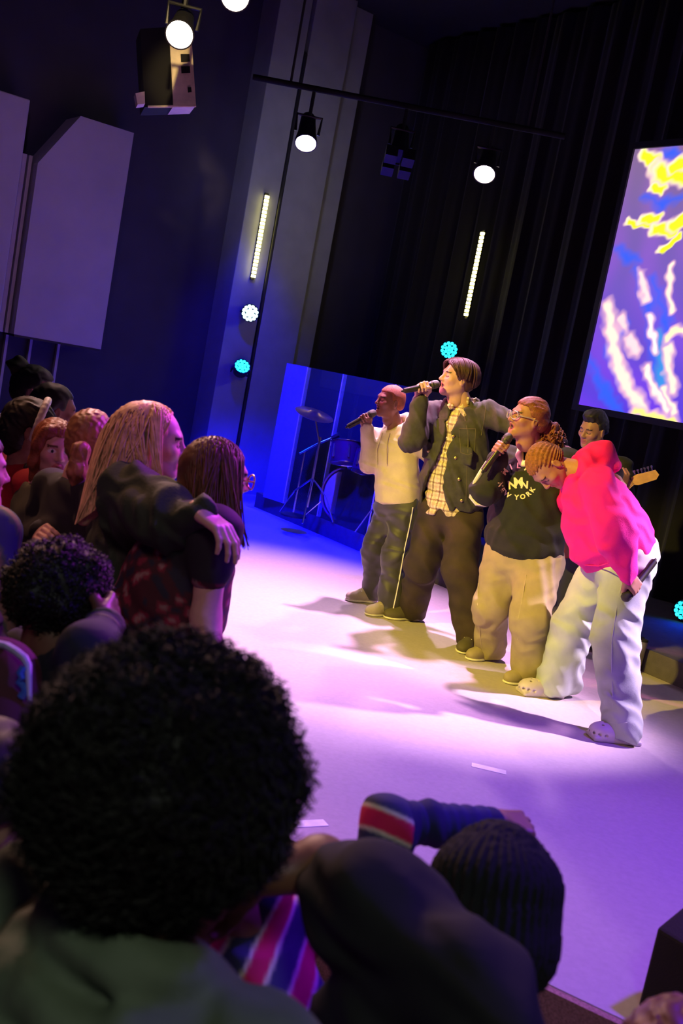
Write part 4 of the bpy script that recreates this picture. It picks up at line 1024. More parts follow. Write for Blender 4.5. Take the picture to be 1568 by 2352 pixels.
# ---- guitarist behind
def guitarist():
    base = P(1365, 1300, 6.65); base[2] = STAGE; fdir = nrm((-.6, -.8, 0))
    t = empty('person', base, 'dark-haired person in black shirt playing guitar behind the singers', 'person')
    hc = P(1362, 987, 6.58); H = (hc, face_frame((-.75, -.62, -.28), (.0, -.1, 1)), .98)
    nb = P(1376, 1045, 6.66); shR = P(1322, 1070, 6.74); shL = P(1428, 1072, 6.56); pel = P(1360, 1270, 6.68)
    T = frame(shR - shL, nb - pel); Lt = np.linalg.norm(nb - pel)
    elR = P(1300, 1160, 6.62); wrR = P(1340, 1205, 6.48); elL = P(1440, 1160, 6.5); wrL = P(1428, 1118, 6.36)
    sk = (.30, .15, .12)
    body(t, H, [(lerp(nb, pel, .2), pel, .075, .09), (nb, lerp(nb, pel, .2), .045, .075), (elR, wrR, .036, .027), (shL, elL, .04, .036), (elL, wrL, .035, .026), (shR, elR, .04, .036)], [place_hand('fist', wrL, (-.1, -.3, .9), (.3, -.9, 0), -1), place_hand('relax', wrR, (.7, -.2, -.3), (0, -1, 0), 1)], sk, neck=nb, mouth=.1)
    S = cap_sdf(.008, .064, -.03, .062); S.ell((0, .01, .105), (.062, .085, .035), k=.03)
    hair_obj(t, H, S, .006, hair_black, disp=wrinkle(.002, 200, (1, .3, .2), 2))
    S = SDF(); S.col(pel, T, [(-.04, .17, .125), (.1, .18, .13), (.3, .18, .125), (Lt - .10, .16, .10), (Lt - .03, .08, .075)], .04)
    S.cone(shR, shL, .062, .062, .05).chain([shR, lerp(shR, elR, .75)], [.068, .062], .03).chain([shL, lerp(shL, elL, .75)], [.068, .062], .03)
    garment('shirt', S, .011, mat('black cotton', (.012, .012, .014), .9), t, disp=wrinkle(.005, 40, (.3, .2, 1), 51))
    S = SDF(); S.ell(pel + (0, 0, -.04), (.17, .13, .12), T)
    fl = []
    for s in (1, -1):
        hp = pel + T @ np.array([s * .09, 0, -.06]); tp = np.array([hp[0], hp[1], STAGE]) + fdir * .16; an = tp - fdir * .17 + (0, 0, .07); S.chain([hp, lerp(hp, an, .5) + fdir * .02, an], [.10, .08, .07], .04); fl.append(tp)
    garment('trousers', S, .012, mat('dark jeans', (.02, .022, .03), .9), t)
    for tp in fl: shoe(t, tp, fdir, mat('black shoe', (.02, .02, .02), .6), cotton_w, .28)
    # electric guitar
    a = P(1335, 1205, 6.44); b = P(1450, 1105, 6.40); c = P(1504, 1090, 6.40)
    g = empty('electric_guitar', a, 'electric guitar with pale headstock held by the person behind the singers', 'guitar')
    ax = nrm(b - a); fr = nrm(np.cross(ax, (0, 0, 1))); fr = fr if fr[1] < 0 else -fr; sd = np.cross(fr, ax); M = np.stack([ax, sd, fr], 1)
    S = SDF(); S.ell(a - ax * .10, (.16, .15, .022), M, k=.03).ell(a + ax * .10, (.12, .115, .022), M, k=.05)
    for s in (-1, 1): S.ell(a + ax * .21 + sd * s * .085, (.06, .028, .02), M, k=.03); S.ell(a + ax * .015 + sd * s * .16, (.055, .05, .05), M, k=.02, sub=True)
    garment('guitar_body', S, .008, mat('sunburst lacquer', (.25, .05, .02), .25), g)
    wd = mat('maple', (.65, .36, .16), .45, var=.15, scale=20)
    e0 = a + ax * .15 + fr * .02; e1 = b + fr * .02
    MB().box((e0 + e1) / 2, (e1 - e0) / 2, sd * .025, fr * .012).build('neck', wd, g, bevel=.004)
    hx = nrm(c - b); hs = np.cross(fr, hx)
    V = []
    for z in (-.008, .008):
        for l, w in ((0, -.024), (.035, -.034), (.15, -.030), (.175, -.005), (.16, .030), (.04, .034), (0, .024)): V.append(e1 + hx * l + hs * w + fr * z)
    hd = MB().add(V, [tuple(range(7)), tuple(range(7, 14))[::-1]] + [(i, (i + 1) % 7, (i + 1) % 7 + 7, i + 7) for i in range(7)]).build('headstock', wd, g)
    upd = hs if hs[2] > 0 else -hs
    for k in range(6):
        q = e1 + hx * (.03 + .022 * k) + upd * .032; MB().tube([q, q + upd * .022], .004, 6).tube([q + upd * .020, q + upd * .032], .008, 6).build('tuning_peg', chrome, g)
    for k in range(6):
        q = sd * (-.017 + .0068 * k) + fr * .014; MB().tube([a - ax * .06 + q + fr * .015, e1 + q], .0009, 4).build('string', chrome, g)
    MB().tube([a - ax * .2, P(1330, 1100, 6.66), P(1350, 1060, 6.6), P(1405, 1060, 6.52), P(1432, 1100, 6.42), a + ax * .2], .014, 6).build('strap', mat('strap', (.02, .02, .03), .8), g)
guitarist()

# ------------------------------------------------------------------ the audience
NF = np.array([.79, .61, 0.0])
def stand(label, hpx, d, hf=NF, tf=NF, up=(0, 0, 1), hs=1.0, skin=(.5, .28, .2), sw=.185, nbpx=None, arms=None, top=None, topm=None, disp=None,
          colf=None, sleeve=1.0, res=.013, mouth=.1, pants=None, eyes='closed', crop=0.0, girth=1.0, group='people in the audience', hands=None, hres=.006, pel_off=(0, 0, 0), name_top='top', armr=1.0, brow=(.02, .012, .01)):
    "a person of the audience standing on the hall floor; returns (root, H, frame data)"
    hc = P(*hpx, d); H = (hc, face_frame(hf, up), hs)
    nb = P(*nbpx) if nbpx is not None else hc - np.array([0, 0, .165 * hs]) - nrm(hf) * .015
    r = np.array([tf[1], -tf[0], 0.0]); r = nrm(r); f = nrm(tf)
    shR, shL = nb + r * sw - (0, 0, .055), nb - r * sw - (0, 0, .055)
    pel = nb - np.array([0, 0, .54]) + np.asarray(pel_off)
    base = np.array([pel[0], pel[1], 0.0])
    t = empty('person', base, label, 'person', group)
    T = frame(shR - shL, nb - pel); Lt = np.linalg.norm(nb - pel)
    A = {'R': [shR, shR + r * .05 - (0, 0, .28), shR + r * .03 - (0, 0, .50) + f * .08], 'L': [shL, shL - r * .05 - (0, 0, .28), shL - r * .03 - (0, 0, .50) + f * .08]}
    hd = {'R': ('relax', None, None), 'L': ('relax', None, None)}
    for k, v in (arms or {}).items(): A[k] = [np.asarray(q, float) for q in v]
    for k, v in (hands or {}).items(): hd[k] = v
    shR, shL = A['R'][0], A['L'][0]
    hm = []
    for k, s in (('R', 1), ('L', -1)):
        po, X, Z = hd[k]; X = A[k][2] - A[k][1] if X is None else X; Z = (r if s > 0 else -r) if Z is None else Z
        hm.append(place_hand(po, A[k][2], X, Z, s, .97))
    cones = [(lerp(nb, pel, .2), pel, .085, .11), (nb, lerp(nb, pel, .2), .05, .085), (shR, shL, .05, .05)]
    for k in 'RL': cones += [(A[k][0], A[k][1], .050, .040), (A[k][1], A[k][2], .040, .028)]
    for s in (1, -1):
        hp = pel + T @ np.array([s * .09, 0, -.06]); cones += [(hp, np.array([hp[0], hp[1], .10]), .08, .045)]
    body(t, H, cones, hm, skin, res=.012, neck=nb, mouth=mouth, eyes=eyes, hres=hres, brow=brow)
    S = SDF(); g = girth
    st_ = [(crop - .06, .185 * g, .140 * g), (max(.08, crop), .180 * g, .138 * g), (max(.28, crop + .02), .178 * g, .130 * g), (Lt - .12, .165, .11), (Lt - .03, .085, .08)]
    S.col(pel, T, st_, .04); S.cone(A['R'][0], A['L'][0], .068 * min(1, armr + .1), .068 * min(1, armr + .1), .05)
    for k in 'RL':
        a, b, c = A[k]
        if sleeve >= 1: S.chain([a, b, lerp(b, c, .95)], [.074 * armr, .066 * armr, .046 * armr], .035)
        else: S.cone(a, lerp(a, b, sleeve * 2), .074, .066, .035)
    S.cone(nb + (0, 0, -.02), nb + (0, 0, .12), .056, .062, .01, sub=True)
    if top is not None: top(S, nb, pel, T, A, H)
    o = garment(name_top, S, res, topm, t, colf=colf, disp=disp or wrinkle(.005, 38, (.3, .2, 1), int(hpx[0]) % 97 + 3))
    S = SDF(); S.ell(pel + (0, 0, -.05), (.165, .135, .13), T)
    for s in (1, -1):
        hp = pel + T @ np.array([s * .09, 0, -.06]); an = np.array([hp[0], hp[1], .10]); S.chain([hp, lerp(hp, an, .5) + f * .02, an], [.105, .08, .07], .04)
    garment('trousers', S, .016, pants or mat('dark trousers', (.02, .02, .026), .9), t)
    for s in (1, -1):
        hp = pel + T @ np.array([s * .09, 0, -.06]); shoe(t, np.array([hp[0], hp[1], 0]) + f * .18, f, mat('dark trainer', (.05, .05, .05), .7), cotton_w, .27)
    return t, H, (nb, shR, shL, pel, T, A), o
def strand_hair(t, H, roots, mids1, mids2, ends, m, r0=.0035, r1=.0015, name='hair', under=None, res=.008, disp=None):
    parts = [strands(bez(roots, mids1, mids2, ends, 10), r0, r1, 3)]
    if under is not None: parts.append(under.mesh(res, disp))
    V, F = merge(parts); return put(name, V, F, m, t)
def scalp(n, seed, H, back=-.2):
    rg = np.random.RandomState(seed); d = rg.randn(n * 6, 3); d /= np.linalg.norm(d, axis=1, keepdims=True)
    d = d[(d[:, 2] > back) & ~((d[:, 1] > .45) & (d[:, 2] < .45))][:n]
    return d, (d * (.080, .100, .090) + (0, -.016, .031)) * H[2] @ H[1].T + H[0]
def afro(t, H, c, rad, m, n, seed, res=.010, amp=.010, fr=70, clen=.03, cr=.0026, squash=(1, 1, 1)):
    "curly mass: lumpy volume with curls standing out of it"
    rg = np.random.RandomState(seed); S = SDF(); S.ell(c, np.array(rad) * .97 * squash, H[1], k=.02)
    V, F = S.mesh(res, lumps(amp, fr, seed))
    i = rg.randint(0, len(V), n); d = V[i] - c; d /= np.linalg.norm(d, axis=1, keepdims=True)
    K = 7; tt = np.linspace(0, 1, K)[None, :, None]; e1 = np.cross(d, rg.randn(n, 3)); e1 /= np.linalg.norm(e1, axis=1, keepdims=True); e2 = np.cross(d, e1)
    L = clen * (.5 + .8 * rg.rand(n))[:, None, None]; ph = rg.rand(n)[:, None, None] * 6.28
    Q = V[i][:, None] - .25 * L * d[:, None] + d[:, None] * tt * L + clen * .28 * (np.cos(ph + 8 * tt) * e1[:, None] + np.sin(ph + 8 * tt) * e2[:, None])
    V, F = merge([(V, F), strands(Q, cr, cr * .6, 3)]); return put('hair', V, F, m, t)

# ---- woman with long blond hair, arm round her neighbour
def blond():
    shR = P(305, 1135, 2.98); arms = {'R': [shR, P(392, 1196, 2.80), P(462, 1178, 2.68)], 'L': [P(250, 1130, 3.30), P(235, 1270, 3.30), P(270, 1350, 3.22)]}
    grn = mat('dark green jacket', (.020, .034, .018), .8, var=.15, bump=.15)
    def top(S, nb, pel, T, A, H): S.cone(A['R'][0], A['R'][1], .095, .085, .05); S.cone(lerp(A['R'][0], pel, .15), A['R'][1], .08, .055, .06)
    t, H, D, o = stand('person with long straight blond hair in a dark cropped jacket, arm around a friend', (350, 1012), 3.15, hf=(.985, .14, .02), tf=(.85, .5, 0), skin=(.62, .36, .30), arms=arms, topm=grn,
                       top=top, crop=.12, nbpx=(318, 1105, 3.15), hands={'R': ('drape', P(545, 1240, 2.62) - P(462, 1178, 2.68), (.35, -.25, .8))}, res=.010, hres=.0045, sleeve=1, disp=wsum(wrinkle(.008, 44, (1, .3, .2), 61), wrinkle(.004, 70, (.3, .2, 1), 62)), name_top='jacket', girth=1.0)
    d, roots = scalp(1500, 5, H); rg = np.random.RandomState(9); n = len(roots)
    hw = lambda p: H[0] + H[1] @ (np.array(p) * H[2])
    side = d[:, 0]; back = -d[:, 1]
    front = (d[:, 1] > .0) & (np.abs(side) > .3)
    end_b = np.stack([P(172 + 75 * a, 1205 - 55 * a, 3.02 + .10 * b) for a, b in zip(rg.rand(n) ** 1.2, rg.rand(n) - .5)])
    end_f = np.stack([P(350 + 26 * rg.rand(), 1105 + 30 * rg.rand(), 3.02 + (.16 if s < 0 else -.02)) for s in side])
    ends = np.where(front[:, None], end_f, end_b)
    mid = (d[:, 1] <= .05) & (side > .15) & (rg.rand(n) < .6); ends[mid] = np.stack([P(235 + 120 * rg.rand(), 1120 + 25 * rg.rand(), 2.99) for _ in range(mid.sum())])
    m1 = roots + np.stack([(dd * (.035, .035, .03)) @ H[1].T for dd in d]) + (0, 0, .0) + np.where(front[:, None], 0, 1) * (np.array([[-.035, 0, -.02]]))
    m2 = lerp(roots, ends, .55) + np.where(front[:, None], H[1][:, 0][None] * np.sign(side)[:, None] * .035, np.array([[-.01, -.035, .035]]))
    tf_ = d[:, 1] > .3; m2[tf_] = np.stack([hw((np.sign(a) * .098, .005, -.03)) for a in side[tf_]]); ends[tf_] = np.stack([hw((np.sign(a) * .085, -.02 - .04 * rg.rand(), -.17 - .03 * rg.rand())) for a in side[tf_]])
    m2[mid] = lerp(roots[mid], ends[mid], .5) + H[1][:, 0][None] * .05; keep = d[:, 1] < .62; roots, m1, m2, ends = roots[keep], m1[keep], m2[keep], ends[keep]
    S = SDF(); M = H[1]
    S.ell(hw((0, -.022, .031)), np.array((.082, .096, .092)) * H[2], M); S.chain([hw((0, -.06, .0)), P(272, 1085, 3.10), P(192, 1192, 3.02)], [.088, .075, .022], .05)
    S.chain([hw((.062, -.005, .03)), hw((.078, -.01, -.05)), P(362, 1105, 3.04)], [.030, .026, .012], .03)
    S.chain([hw((-.062, -.005, .03)), hw((-.078, .0, -.05)), hw((-.07, .0, -.15))], [.030, .026, .012], .03)
    S.ell(hw((0, .11, -.055)), np.array((.10, .070, .105)) * H[2], M, k=.01, sub=True)
    bl = mat('blond hair', (.78, .46, .26), .5, var=.25, scale=30)
    strand_hair(t, H, roots, m1, m2, ends, bl, .0030, .0014, under=S, disp=wrinkle(.002, 260, (1, .2, .6), 3))
blond()
# ---- brown-haired person in glasses and patterned shirt
def brown():
    shR = P(492, 1218, 2.76); arms = {'R': [shR, P(472, 1420, 2.72), P(505, 1570, 2.62)], 'L': [P(395, 1190, 3.08), P(350, 1380, 3.1), P(420, 1470, 3.0)]}
    flo = mat('dark red patterned cotton', attr=True, rough=.8, var=.15)
    def cf(V):
        a = np.sin(V @ np.array([46, 30, 38]) + 2.5 * np.sin(V @ np.array([20, -36, 28]))) + np.sin(V @ np.array([-35, 50, 61]) + 2 * np.sin(V @ np.array([31, 22, -40])))
        c = np.tile(np.array((.05, .006, .012)), (len(V), 1)); c[a > .6] = (.20, .012, .035); c[a > 1.45] = (.26, .14, .14); c[a < -1.0] = (.012, .012, .03)
        dist = np.minimum(np.linalg.norm(V - shR, axis=1), 1); c[dist < .155] = (.010, .008, .014); return c
    def top(S, nb, pel, T, A, H): S.cone(lerp(nb, pel, .45), P(345, 1440, 2.98), .14, .15, .08); S.cone(lerp(nb, pel, .2), lerp(nb, pel, .5), .12, .15, .08)
    t, H, D, o = stand('person with long brown hair and glasses in a dark red patterned shirt, bare arm', (497, 1092), 2.95, hs=.95, hf=(.88, .47, -.03), tf=(.85, .5, 0), skin=(.58, .33, .27), arms=arms, topm=flo, colf=cf, top=top, sleeve=.22,
                       nbpx=(452, 1175, 2.92), res=.010, hres=.0045, name_top='shirt', pel_off=(-.05, 0, 0))
    hw = lambda p: H[0] + H[1] @ (np.array(p) * H[2])
    d, roots = scalp(1300, 15, H); rg = np.random.RandomState(19); n = len(roots); side = d[:, 0]
    fr = np.clip(d[:, 1], -1, 1)
    ends = np.stack([P(440 + 60 * rg.rand() + (45 + 30 * rg.rand() if (f > -.1 and s > 0) else 0), 1195 + 25 * rg.rand() + (45 if (f > -.1 and s > 0) else 0), 2.86 - .10 * s + .05 * rg.rand()) for s, f in zip(side, fr)])
    m1 = roots + np.stack([(dd * (.02, .012, .015)) @ H[1].T for dd in d])
    m2 = lerp(roots, ends, .5) + H[1][:, 0][None] * side[:, None] * .045 - H[1][:, 1][None] * .02
    S = SDF(); M = H[1]; S.ell(hw((0, -.018, .031)), np.array((.079, .098, .089)) * H[2], M)
    S.chain([hw((0, -.035, .0)), hw((0, -.045, -.10)), P(468, 1195, 2.92)], [.074, .066, .04], .05)
    S.chain([hw((.065, .0, .02)), hw((.082, .01, -.07)), P(500, 1190, 2.80), P(538, 1235, 2.78)], [.032, .036, .03, .010], .03)
    S.chain([hw((-.065, .0, .02)), hw((-.080, .01, -.07)), hw((-.07, .0, -.17))], [.032, .032, .015], .03)
    S.ell(hw((0, .105, -.05)), np.array((.052, .065, .11)) * H[2], M, k=.01, sub=True)
    strand_hair(t, H, roots, m1, m2, ends, mat('chestnut hair', (.13, .045, .022), .5, var=.25, scale=30), .0030, .0014, under=S, disp=wrinkle(.002, 260, (1, .2, .6), 13))
    g = MB()
    for s in (-1, 1):
        ring = [hw((s * .034 + .027 * cos(a), .108 - .004 * abs(cos(a)), .0 + .023 * sin(a))) for a in np.linspace(0, 2 * pi, 15)]
        g.tube(ring, .0026, 6, False).tube([hw((s * .062, .102, .005)), hw((s * .080, .02, .006)), hw((s * .082, -.02, 0))], .0026, 6)
    g.tube([hw((-.008, .109, .004)), hw((.008, .109, .004))], .0026, 6).build('glasses', mat('dark gold frame', (.5, .3, .1), .3, .8), t, True)
brown()
blk = mat('black jersey', (.010, .009, .012), .9, var=.2)
# ---- ponytail
def ponytail():
    t, H, D, o = stand('person with brown hair in a low ponytail wearing a black top', (206, 1018), 3.55, hf=(-.08, 1, 0), skin=(.55, .3, .24), topm=blk, nbpx=(185, 1092, 3.5), sw=.20,
                       arms={'L': [P(120, 1120, 3.65), P(90, 1230, 3.6), P(95, 1225, 3.35)]}, name_top='top')
    hm = mat('light brown hair', (.24, .10, .045), .5, var=.3, scale=30); S = cap_sdf(.012, .058, -.075, .062)
    hair_obj(t, H, S, .006, hm, disp=wrinkle(.0025, 240, (1, .3, .5), 4))
    S = SDF(); S.chain([np.array(p) for p in ((0, -.10, -.01), (.0, -.150, -.015), (.0, -.165, -.08), (.0, -.140, -.16))], [.020, .030, .032, .012], .02)
    hair_obj(t, H, S, .006, hm, disp=wrinkle(.003, 260, (1, .5, .1), 6), name='ponytail')
    MB().tube([H[0] + H[1] @ np.array((.024 * cos(a), -.118, -.012 + .024 * sin(a))) for a in np.linspace(0, 2 * pi, 13)], .007, 6).build('hair_tie', blk, t, True)
ponytail()
# ---- auburn-haired person with one eye showing
def auburn():
    t, H, D, o = stand('person with reddish hair looking back over a friend shoulder, one eye showing', (124, 1030), 3.95, hf=(.55, -.83, -.02), tf=(.8, .6, 0), skin=(.62, .34, .30), eyes='open', hs=.97, nbpx=(105, 1100, 3.95),
                       topm=mat('olive grey jacket', (.10, .10, .06), .8), sw=.19, hres=.004, name_top='jacket', brow=(.12, .045, .02))
    S = cap_sdf(.012, .056, -.10, .060, side=False)
    for s in (-1, 1): S.chain([np.array(p) * (s, 1, 1) for p in ((.05, .05, .075), (.074, .03, .01), (.078, .02, -.06), (.07, .0, -.14))], [.022, .022, .022, .012], .03)
    hair_obj(t, H, S, .006, mat('auburn straight hair', (.26, .07, .03), .45, var=.3, scale=30, bump=.3), disp=wrinkle(.0025, 240, (1, .3, .2), 7))
    S = SDF(); nb, shR, shL, pel, T, A = D
    S.chain([nb + T @ np.array((.11 * cos(a), .09 * sin(a), .02)) for a in np.linspace(-.4, pi + .4, 10)], [.026] * 10, .02)
    garment('collar', S, .009, mat('black ribbed collar', (.02, .02, .02), .8), o)
auburn()
# ---- headband
def headband():
    t, H, D, o = stand('person with dark hair and a pale wide headband in a red top', (72, 985), 4.15, hf=(.95, .25, -.05), skin=(.36, .17, .13), topm=mat('red jersey', (.45, .012, .03), .8), nbpx=(48, 1065, 4.15), name_top='sweater')
    S = cap_sdf(.018, .058, -.11, .062); S.ell((0, -.06, -.05), (.075, .06, .08), k=.04)
    hair_obj(t, H, S, .006, hair_black, disp=wrinkle(.003, 200, (1, .3, .5), 9))
    S = SDF(); S.chain([np.array((.096 * cos(a), .022 + .02 * sin(a), .012 + .118 * sin(a))) for a in np.linspace(-.35, pi + .35, 18)], [.014] * 18, .01)
    hair_obj(t, H, S, .006, mat('pale satin band', (.75, .70, .66), .5), name='headband')
headband()
# ---- bun
def bun():
    t, H, D, o = stand('person with dark hair in a high bun wearing a cream sweater', (80, 898), 4.85, hf=(.98, .08, -.04), skin=(.55, .30, .25), topm=mat('cream knit', (.55, .48, .38), .9, bump=.3), nbpx=(45, 970, 4.85), name_top='sweater')
    S = cap_sdf(.012, .058, -.08, .060); hair_obj(t, H, S, .006, hair_black, disp=wrinkle(.002, 200, (1, .3, .5), 19))
    S = SDF(); S.ell((0, -.10, .10), (.055, .052, .05)).cone((0, -.06, .07), (0, -.09, .09), .035, .04, .02)
    hair_obj(t, H, S, .007, hair_black, disp=lumps(.006, 90, 5), name='hair_bun')
bun()
def crop_boy():
    t, H, D, o = stand('person with short cropped black hair behind the headband wearer', (124, 942), 4.55, hf=(.85, .52, -.05), skin=(.28, .12, .08), topm=mat('navy tee', (.015, .016, .035), .9), nbpx=(100, 1010, 4.55), sw=.18)
    S = cap_sdf(.010, .064, -.05, .062); hair_obj(t, H, S, .007, hair_black, disp=lumps(.002, 160, 2))
crop_boy()
# ---- curly-haired person lower left
def curly_left():
    olive = mat('olive ribbed knit', (.10, .115, .055), .9, var=.2, bump=.3)
    t, H, D, o = stand('person with short dark curls seen from behind in the lower left crowd', (140, 1385), 2.2, hf=(.8, .6, -.05), skin=(.16, .07, .05), nbpx=(135, 1520, 2.15), topm=mat('navy hooded top', (.014, .014, .032), .9),
                       arms={'R': [P(170, 1570, 2.05), P(205, 1505, 1.98), P(240, 1435, 2.10)]}, hands={'R': ('fist', None, None)}, res=.011)
    afro(t, H, H[0] + H[1] @ np.array((0, -.012, .035)), (.100, .116, .110), hair_black, 2200, 31, .009, .006, 80, .02, .0018)
    nb, shR, shL, pel, T, A = D
    S = SDF(); S.cone(P(200, 1510, 1.98), P(240, 1440, 2.09), .058, .042, .02)
    garment('ribbed_cuff', S, .006, olive, o, disp=lambda Q: .003 * np.sin(190 * (Q @ nrm(P(240, 1440, 2.09) - P(200, 1510, 1.98)))))
curly_left()
# ---- people cut by the left photo edge
def edge_people():
    def pat(V):
        a = np.sin(V @ np.array([40, 30, 34]) + 2 * np.sin(V @ np.array([22, -30, 18]))); c = np.tile(np.array((.05, .045, .16)), (len(V), 1)); c[a > .2] = (.10, .12, .09); c[a > .8] = (.30, .18, .14); return c
    t, H, D, o = stand('person in a blue and olive patterned top at the left photo edge', (-62, 1075), 3.0, skin=(.5, .28, .22), nbpx=(-45, 1150, 3.0), topm=mat('patterned cotton', attr=True, rough=.85), colf=pat, sw=.17, res=.011)
    hair_obj(t, H, cap_sdf(.014, .058, -.10, .062, side=False), .007, hair_brown, disp=wrinkle(.003, 200, (1, .3, .5), 2))
    t, H, D, o = stand('person in a maroon jacket with lavender piping at the left photo edge', (-105, 1440), 2.0, skin=(.3, .14, .1), nbpx=(-95, 1560, 2.0), topm=mat('maroon jacket', (.085, .012, .035), .8), res=.010, name_top='jacket',
                          arms={'R': [P(-5, 1560, 1.92), P(20, 1680, 1.85), P(10, 1760, 1.75)]})
    hair_obj(t, H, cap_sdf(.014, .058, -.08, .062, side=False), .007, hair_black, disp=lumps(.004, 120, 2))
    bv = bvh_of(o); lav = mat('lavender piping', (.55, .45, .85), .6)
    q = [P(-8, 1478, 1.90), P(15, 1483, 1.885), P(38, 1497, 1.87), P(56, 1512, 1.86), P(65, 1528, 1.85), P(66, 1560, 1.84), P(68, 1610, 1.83)]
    MB().tube(q, [.008, .008, .008, .008, .007, .006, .004], 8).build('piping', lav, o, True)
    q = [P(55, 1532, 1.845), P(46, 1546, 1.84), P(52, 1556, 1.84), P(44, 1566, 1.84), P(55, 1576, 1.838), P(58, 1588, 1.836), P(48, 1602, 1.834)]
    MB().tube(q, .008, 8).build('zip_tab', mat('blue nylon', (.05, .12, .75), .4), o, True)
    t, H, D, o = stand('dark-haired person with an ear showing at the lower left photo edge', (-28, 1845), 1.5, hf=(.8, .6, -.03), skin=(.42, .22, .17), nbpx=(-40, 2060, 1.48), topm=mat('lavender collar top', (.32, .28, .42), .8), res=.010, hres=.0035)
    S = cap_sdf(.022, .060, -.07, .064); hair_obj(t, H, S, .006, hair_black, disp=lumps(.005, 110, 12))
edge_people()

# ---- foreground: afro
def big_afro():
    grn = mat('grey green jacket', (.13, .16, .10), .75, var=.12, bump=.15, bscale=260)
    def top(S, nb, pel, T, A, H):
        g = lambda a, r, z, y0: nb + T @ np.array([r * cos(a), r * .85 * sin(a) + y0, z])
        for r, z, y0, th in ((.092, .006, -.02, .026), (.130, -.040, -.035, .026), (.168, -.085, -.045, .024)):
            S.ell(nb + T @ np.array([0, -.05, -.085]), (.165, .115, .085), T, k=.03)
            pts = [g(a, r, z - .012 * sin(a), y0) for a in np.linspace(pi - .35, 2 * pi + .35, 14)]; S.chain(pts, [th] * 14, .022)
    t, H, D, o = stand('person with a big dark afro seen from behind in the near foreground, grey green jacket', (395, 1830), 1.13, hf=(.62, .78, -.03), tf=(.55, .83, 0), skin=(.10, .045, .03), nbpx=(330, 2150, 1.10), topm=grn, top=top, sw=.20, res=.009,
                       disp=wsum(wrinkle(.006, 40, (.4, .3, 1), 71), wrinkle(.003, 80, (1, .3, .4), 72)), name_top='jacket')
    afro(t, H, P(372, 1782, 1.14), (.158, .160, .155), mat('dark curly hair', (.012, .009, .007), .6, var=.3, scale=50), 7500, 77, .008, .008, 60, .030, .0016)
big_afro()
# ---- foreground: striped rugby shirt
def stripes():
    sh = P(815, 2100, 1.66); el = P(893, 1890, 1.74); wr = P(1130, 1894, 1.86)
    arms = {'R': [sh, el, wr], 'L': [P(545, 2120, 1.62), P(480, 2420, 1.5), P(520, 2560, 1.4)]}
    ax = nrm(P(760, 2085, 1.62) - P(560, 2330, 1.62)); ax2 = nrm(el - sh)
    def cf(V):
        arm = np.linalg.norm(np.cross(V - sh, ax2), axis=1) < .075
        tt = np.where(arm & ((V - sh) @ ax2 > .02), (V - sh) @ ax2 * 1.0 + .03, (V - P(650, 2200, 1.62)) @ nrm(P(700, 2225, 1.62) - P(600, 2170, 1.62)))
        u = (tt / .082) % 1.0
        c = np.tile(np.array((.04, .04, .13)), (len(V), 1)); bd = lambda a, b, w=.05: (np.clip((u - a) / w + .5, 0, 1) * np.clip((b - u) / w + .5, 0, 1))[:, None]
        for a, b, k_ in ((.05, .60, (.80, .70, .62)), (.12, .52, (.75, .01, .12))): c = c * (1 - bd(a, b)) + np.array(k_) * bd(a, b)
        f = ((V - el) @ nrm(wr - el) > .015) & (np.linalg.norm(np.cross(V - el, nrm(wr - el)), axis=1) < .08) & ((V - el) @ ax2 > -.06); c[f] = (.014, .014, .09); return c
    t, H, D, o = stand('person in a pink, navy and white striped shirt stretching one arm out', (490, 1945), 1.50, skin=(.30, .14, .10), nbpx=(572, 2100, 1.58), pel_off=(.10, 0, 0), top=lambda S, nb, pel, T, A, H: S.cone(nb - (0, 0, .05), nb + (0, 0, .035), .075, .066, .03), arms=arms, topm=mat('striped jersey', attr=True, rough=.85, var=.05), colf=cf, res=.005, girth=1.05,
                       hands={'R': ('fist', P(1220, 1896, 1.9) - wr, (-.1, -.3, .9))}, disp=wsum(wrinkle(.006, 42, (.8, .3, .5), 81)), name_top='rugby_shirt', armr=.70)
    hair_obj(t, H, cap_sdf(.012, .06, -.06, .062), .007, hair_black, disp=lumps(.003, 140, 2))
    e = nrm(wr - el); S = SDF(); S.chain([el + e * .03, wr - e * .01], [.041, .034], .02)
    garment('ribbed_sleeve', S, .0055, mat('navy rib knit', (.016, .018, .12), .8), o, disp=lambda Q: .0018 * np.sin(230 * ((Q - el) @ e) + 2 * np.sin(20 * (Q @ np.array((1, 1, 1))))))
stripes()
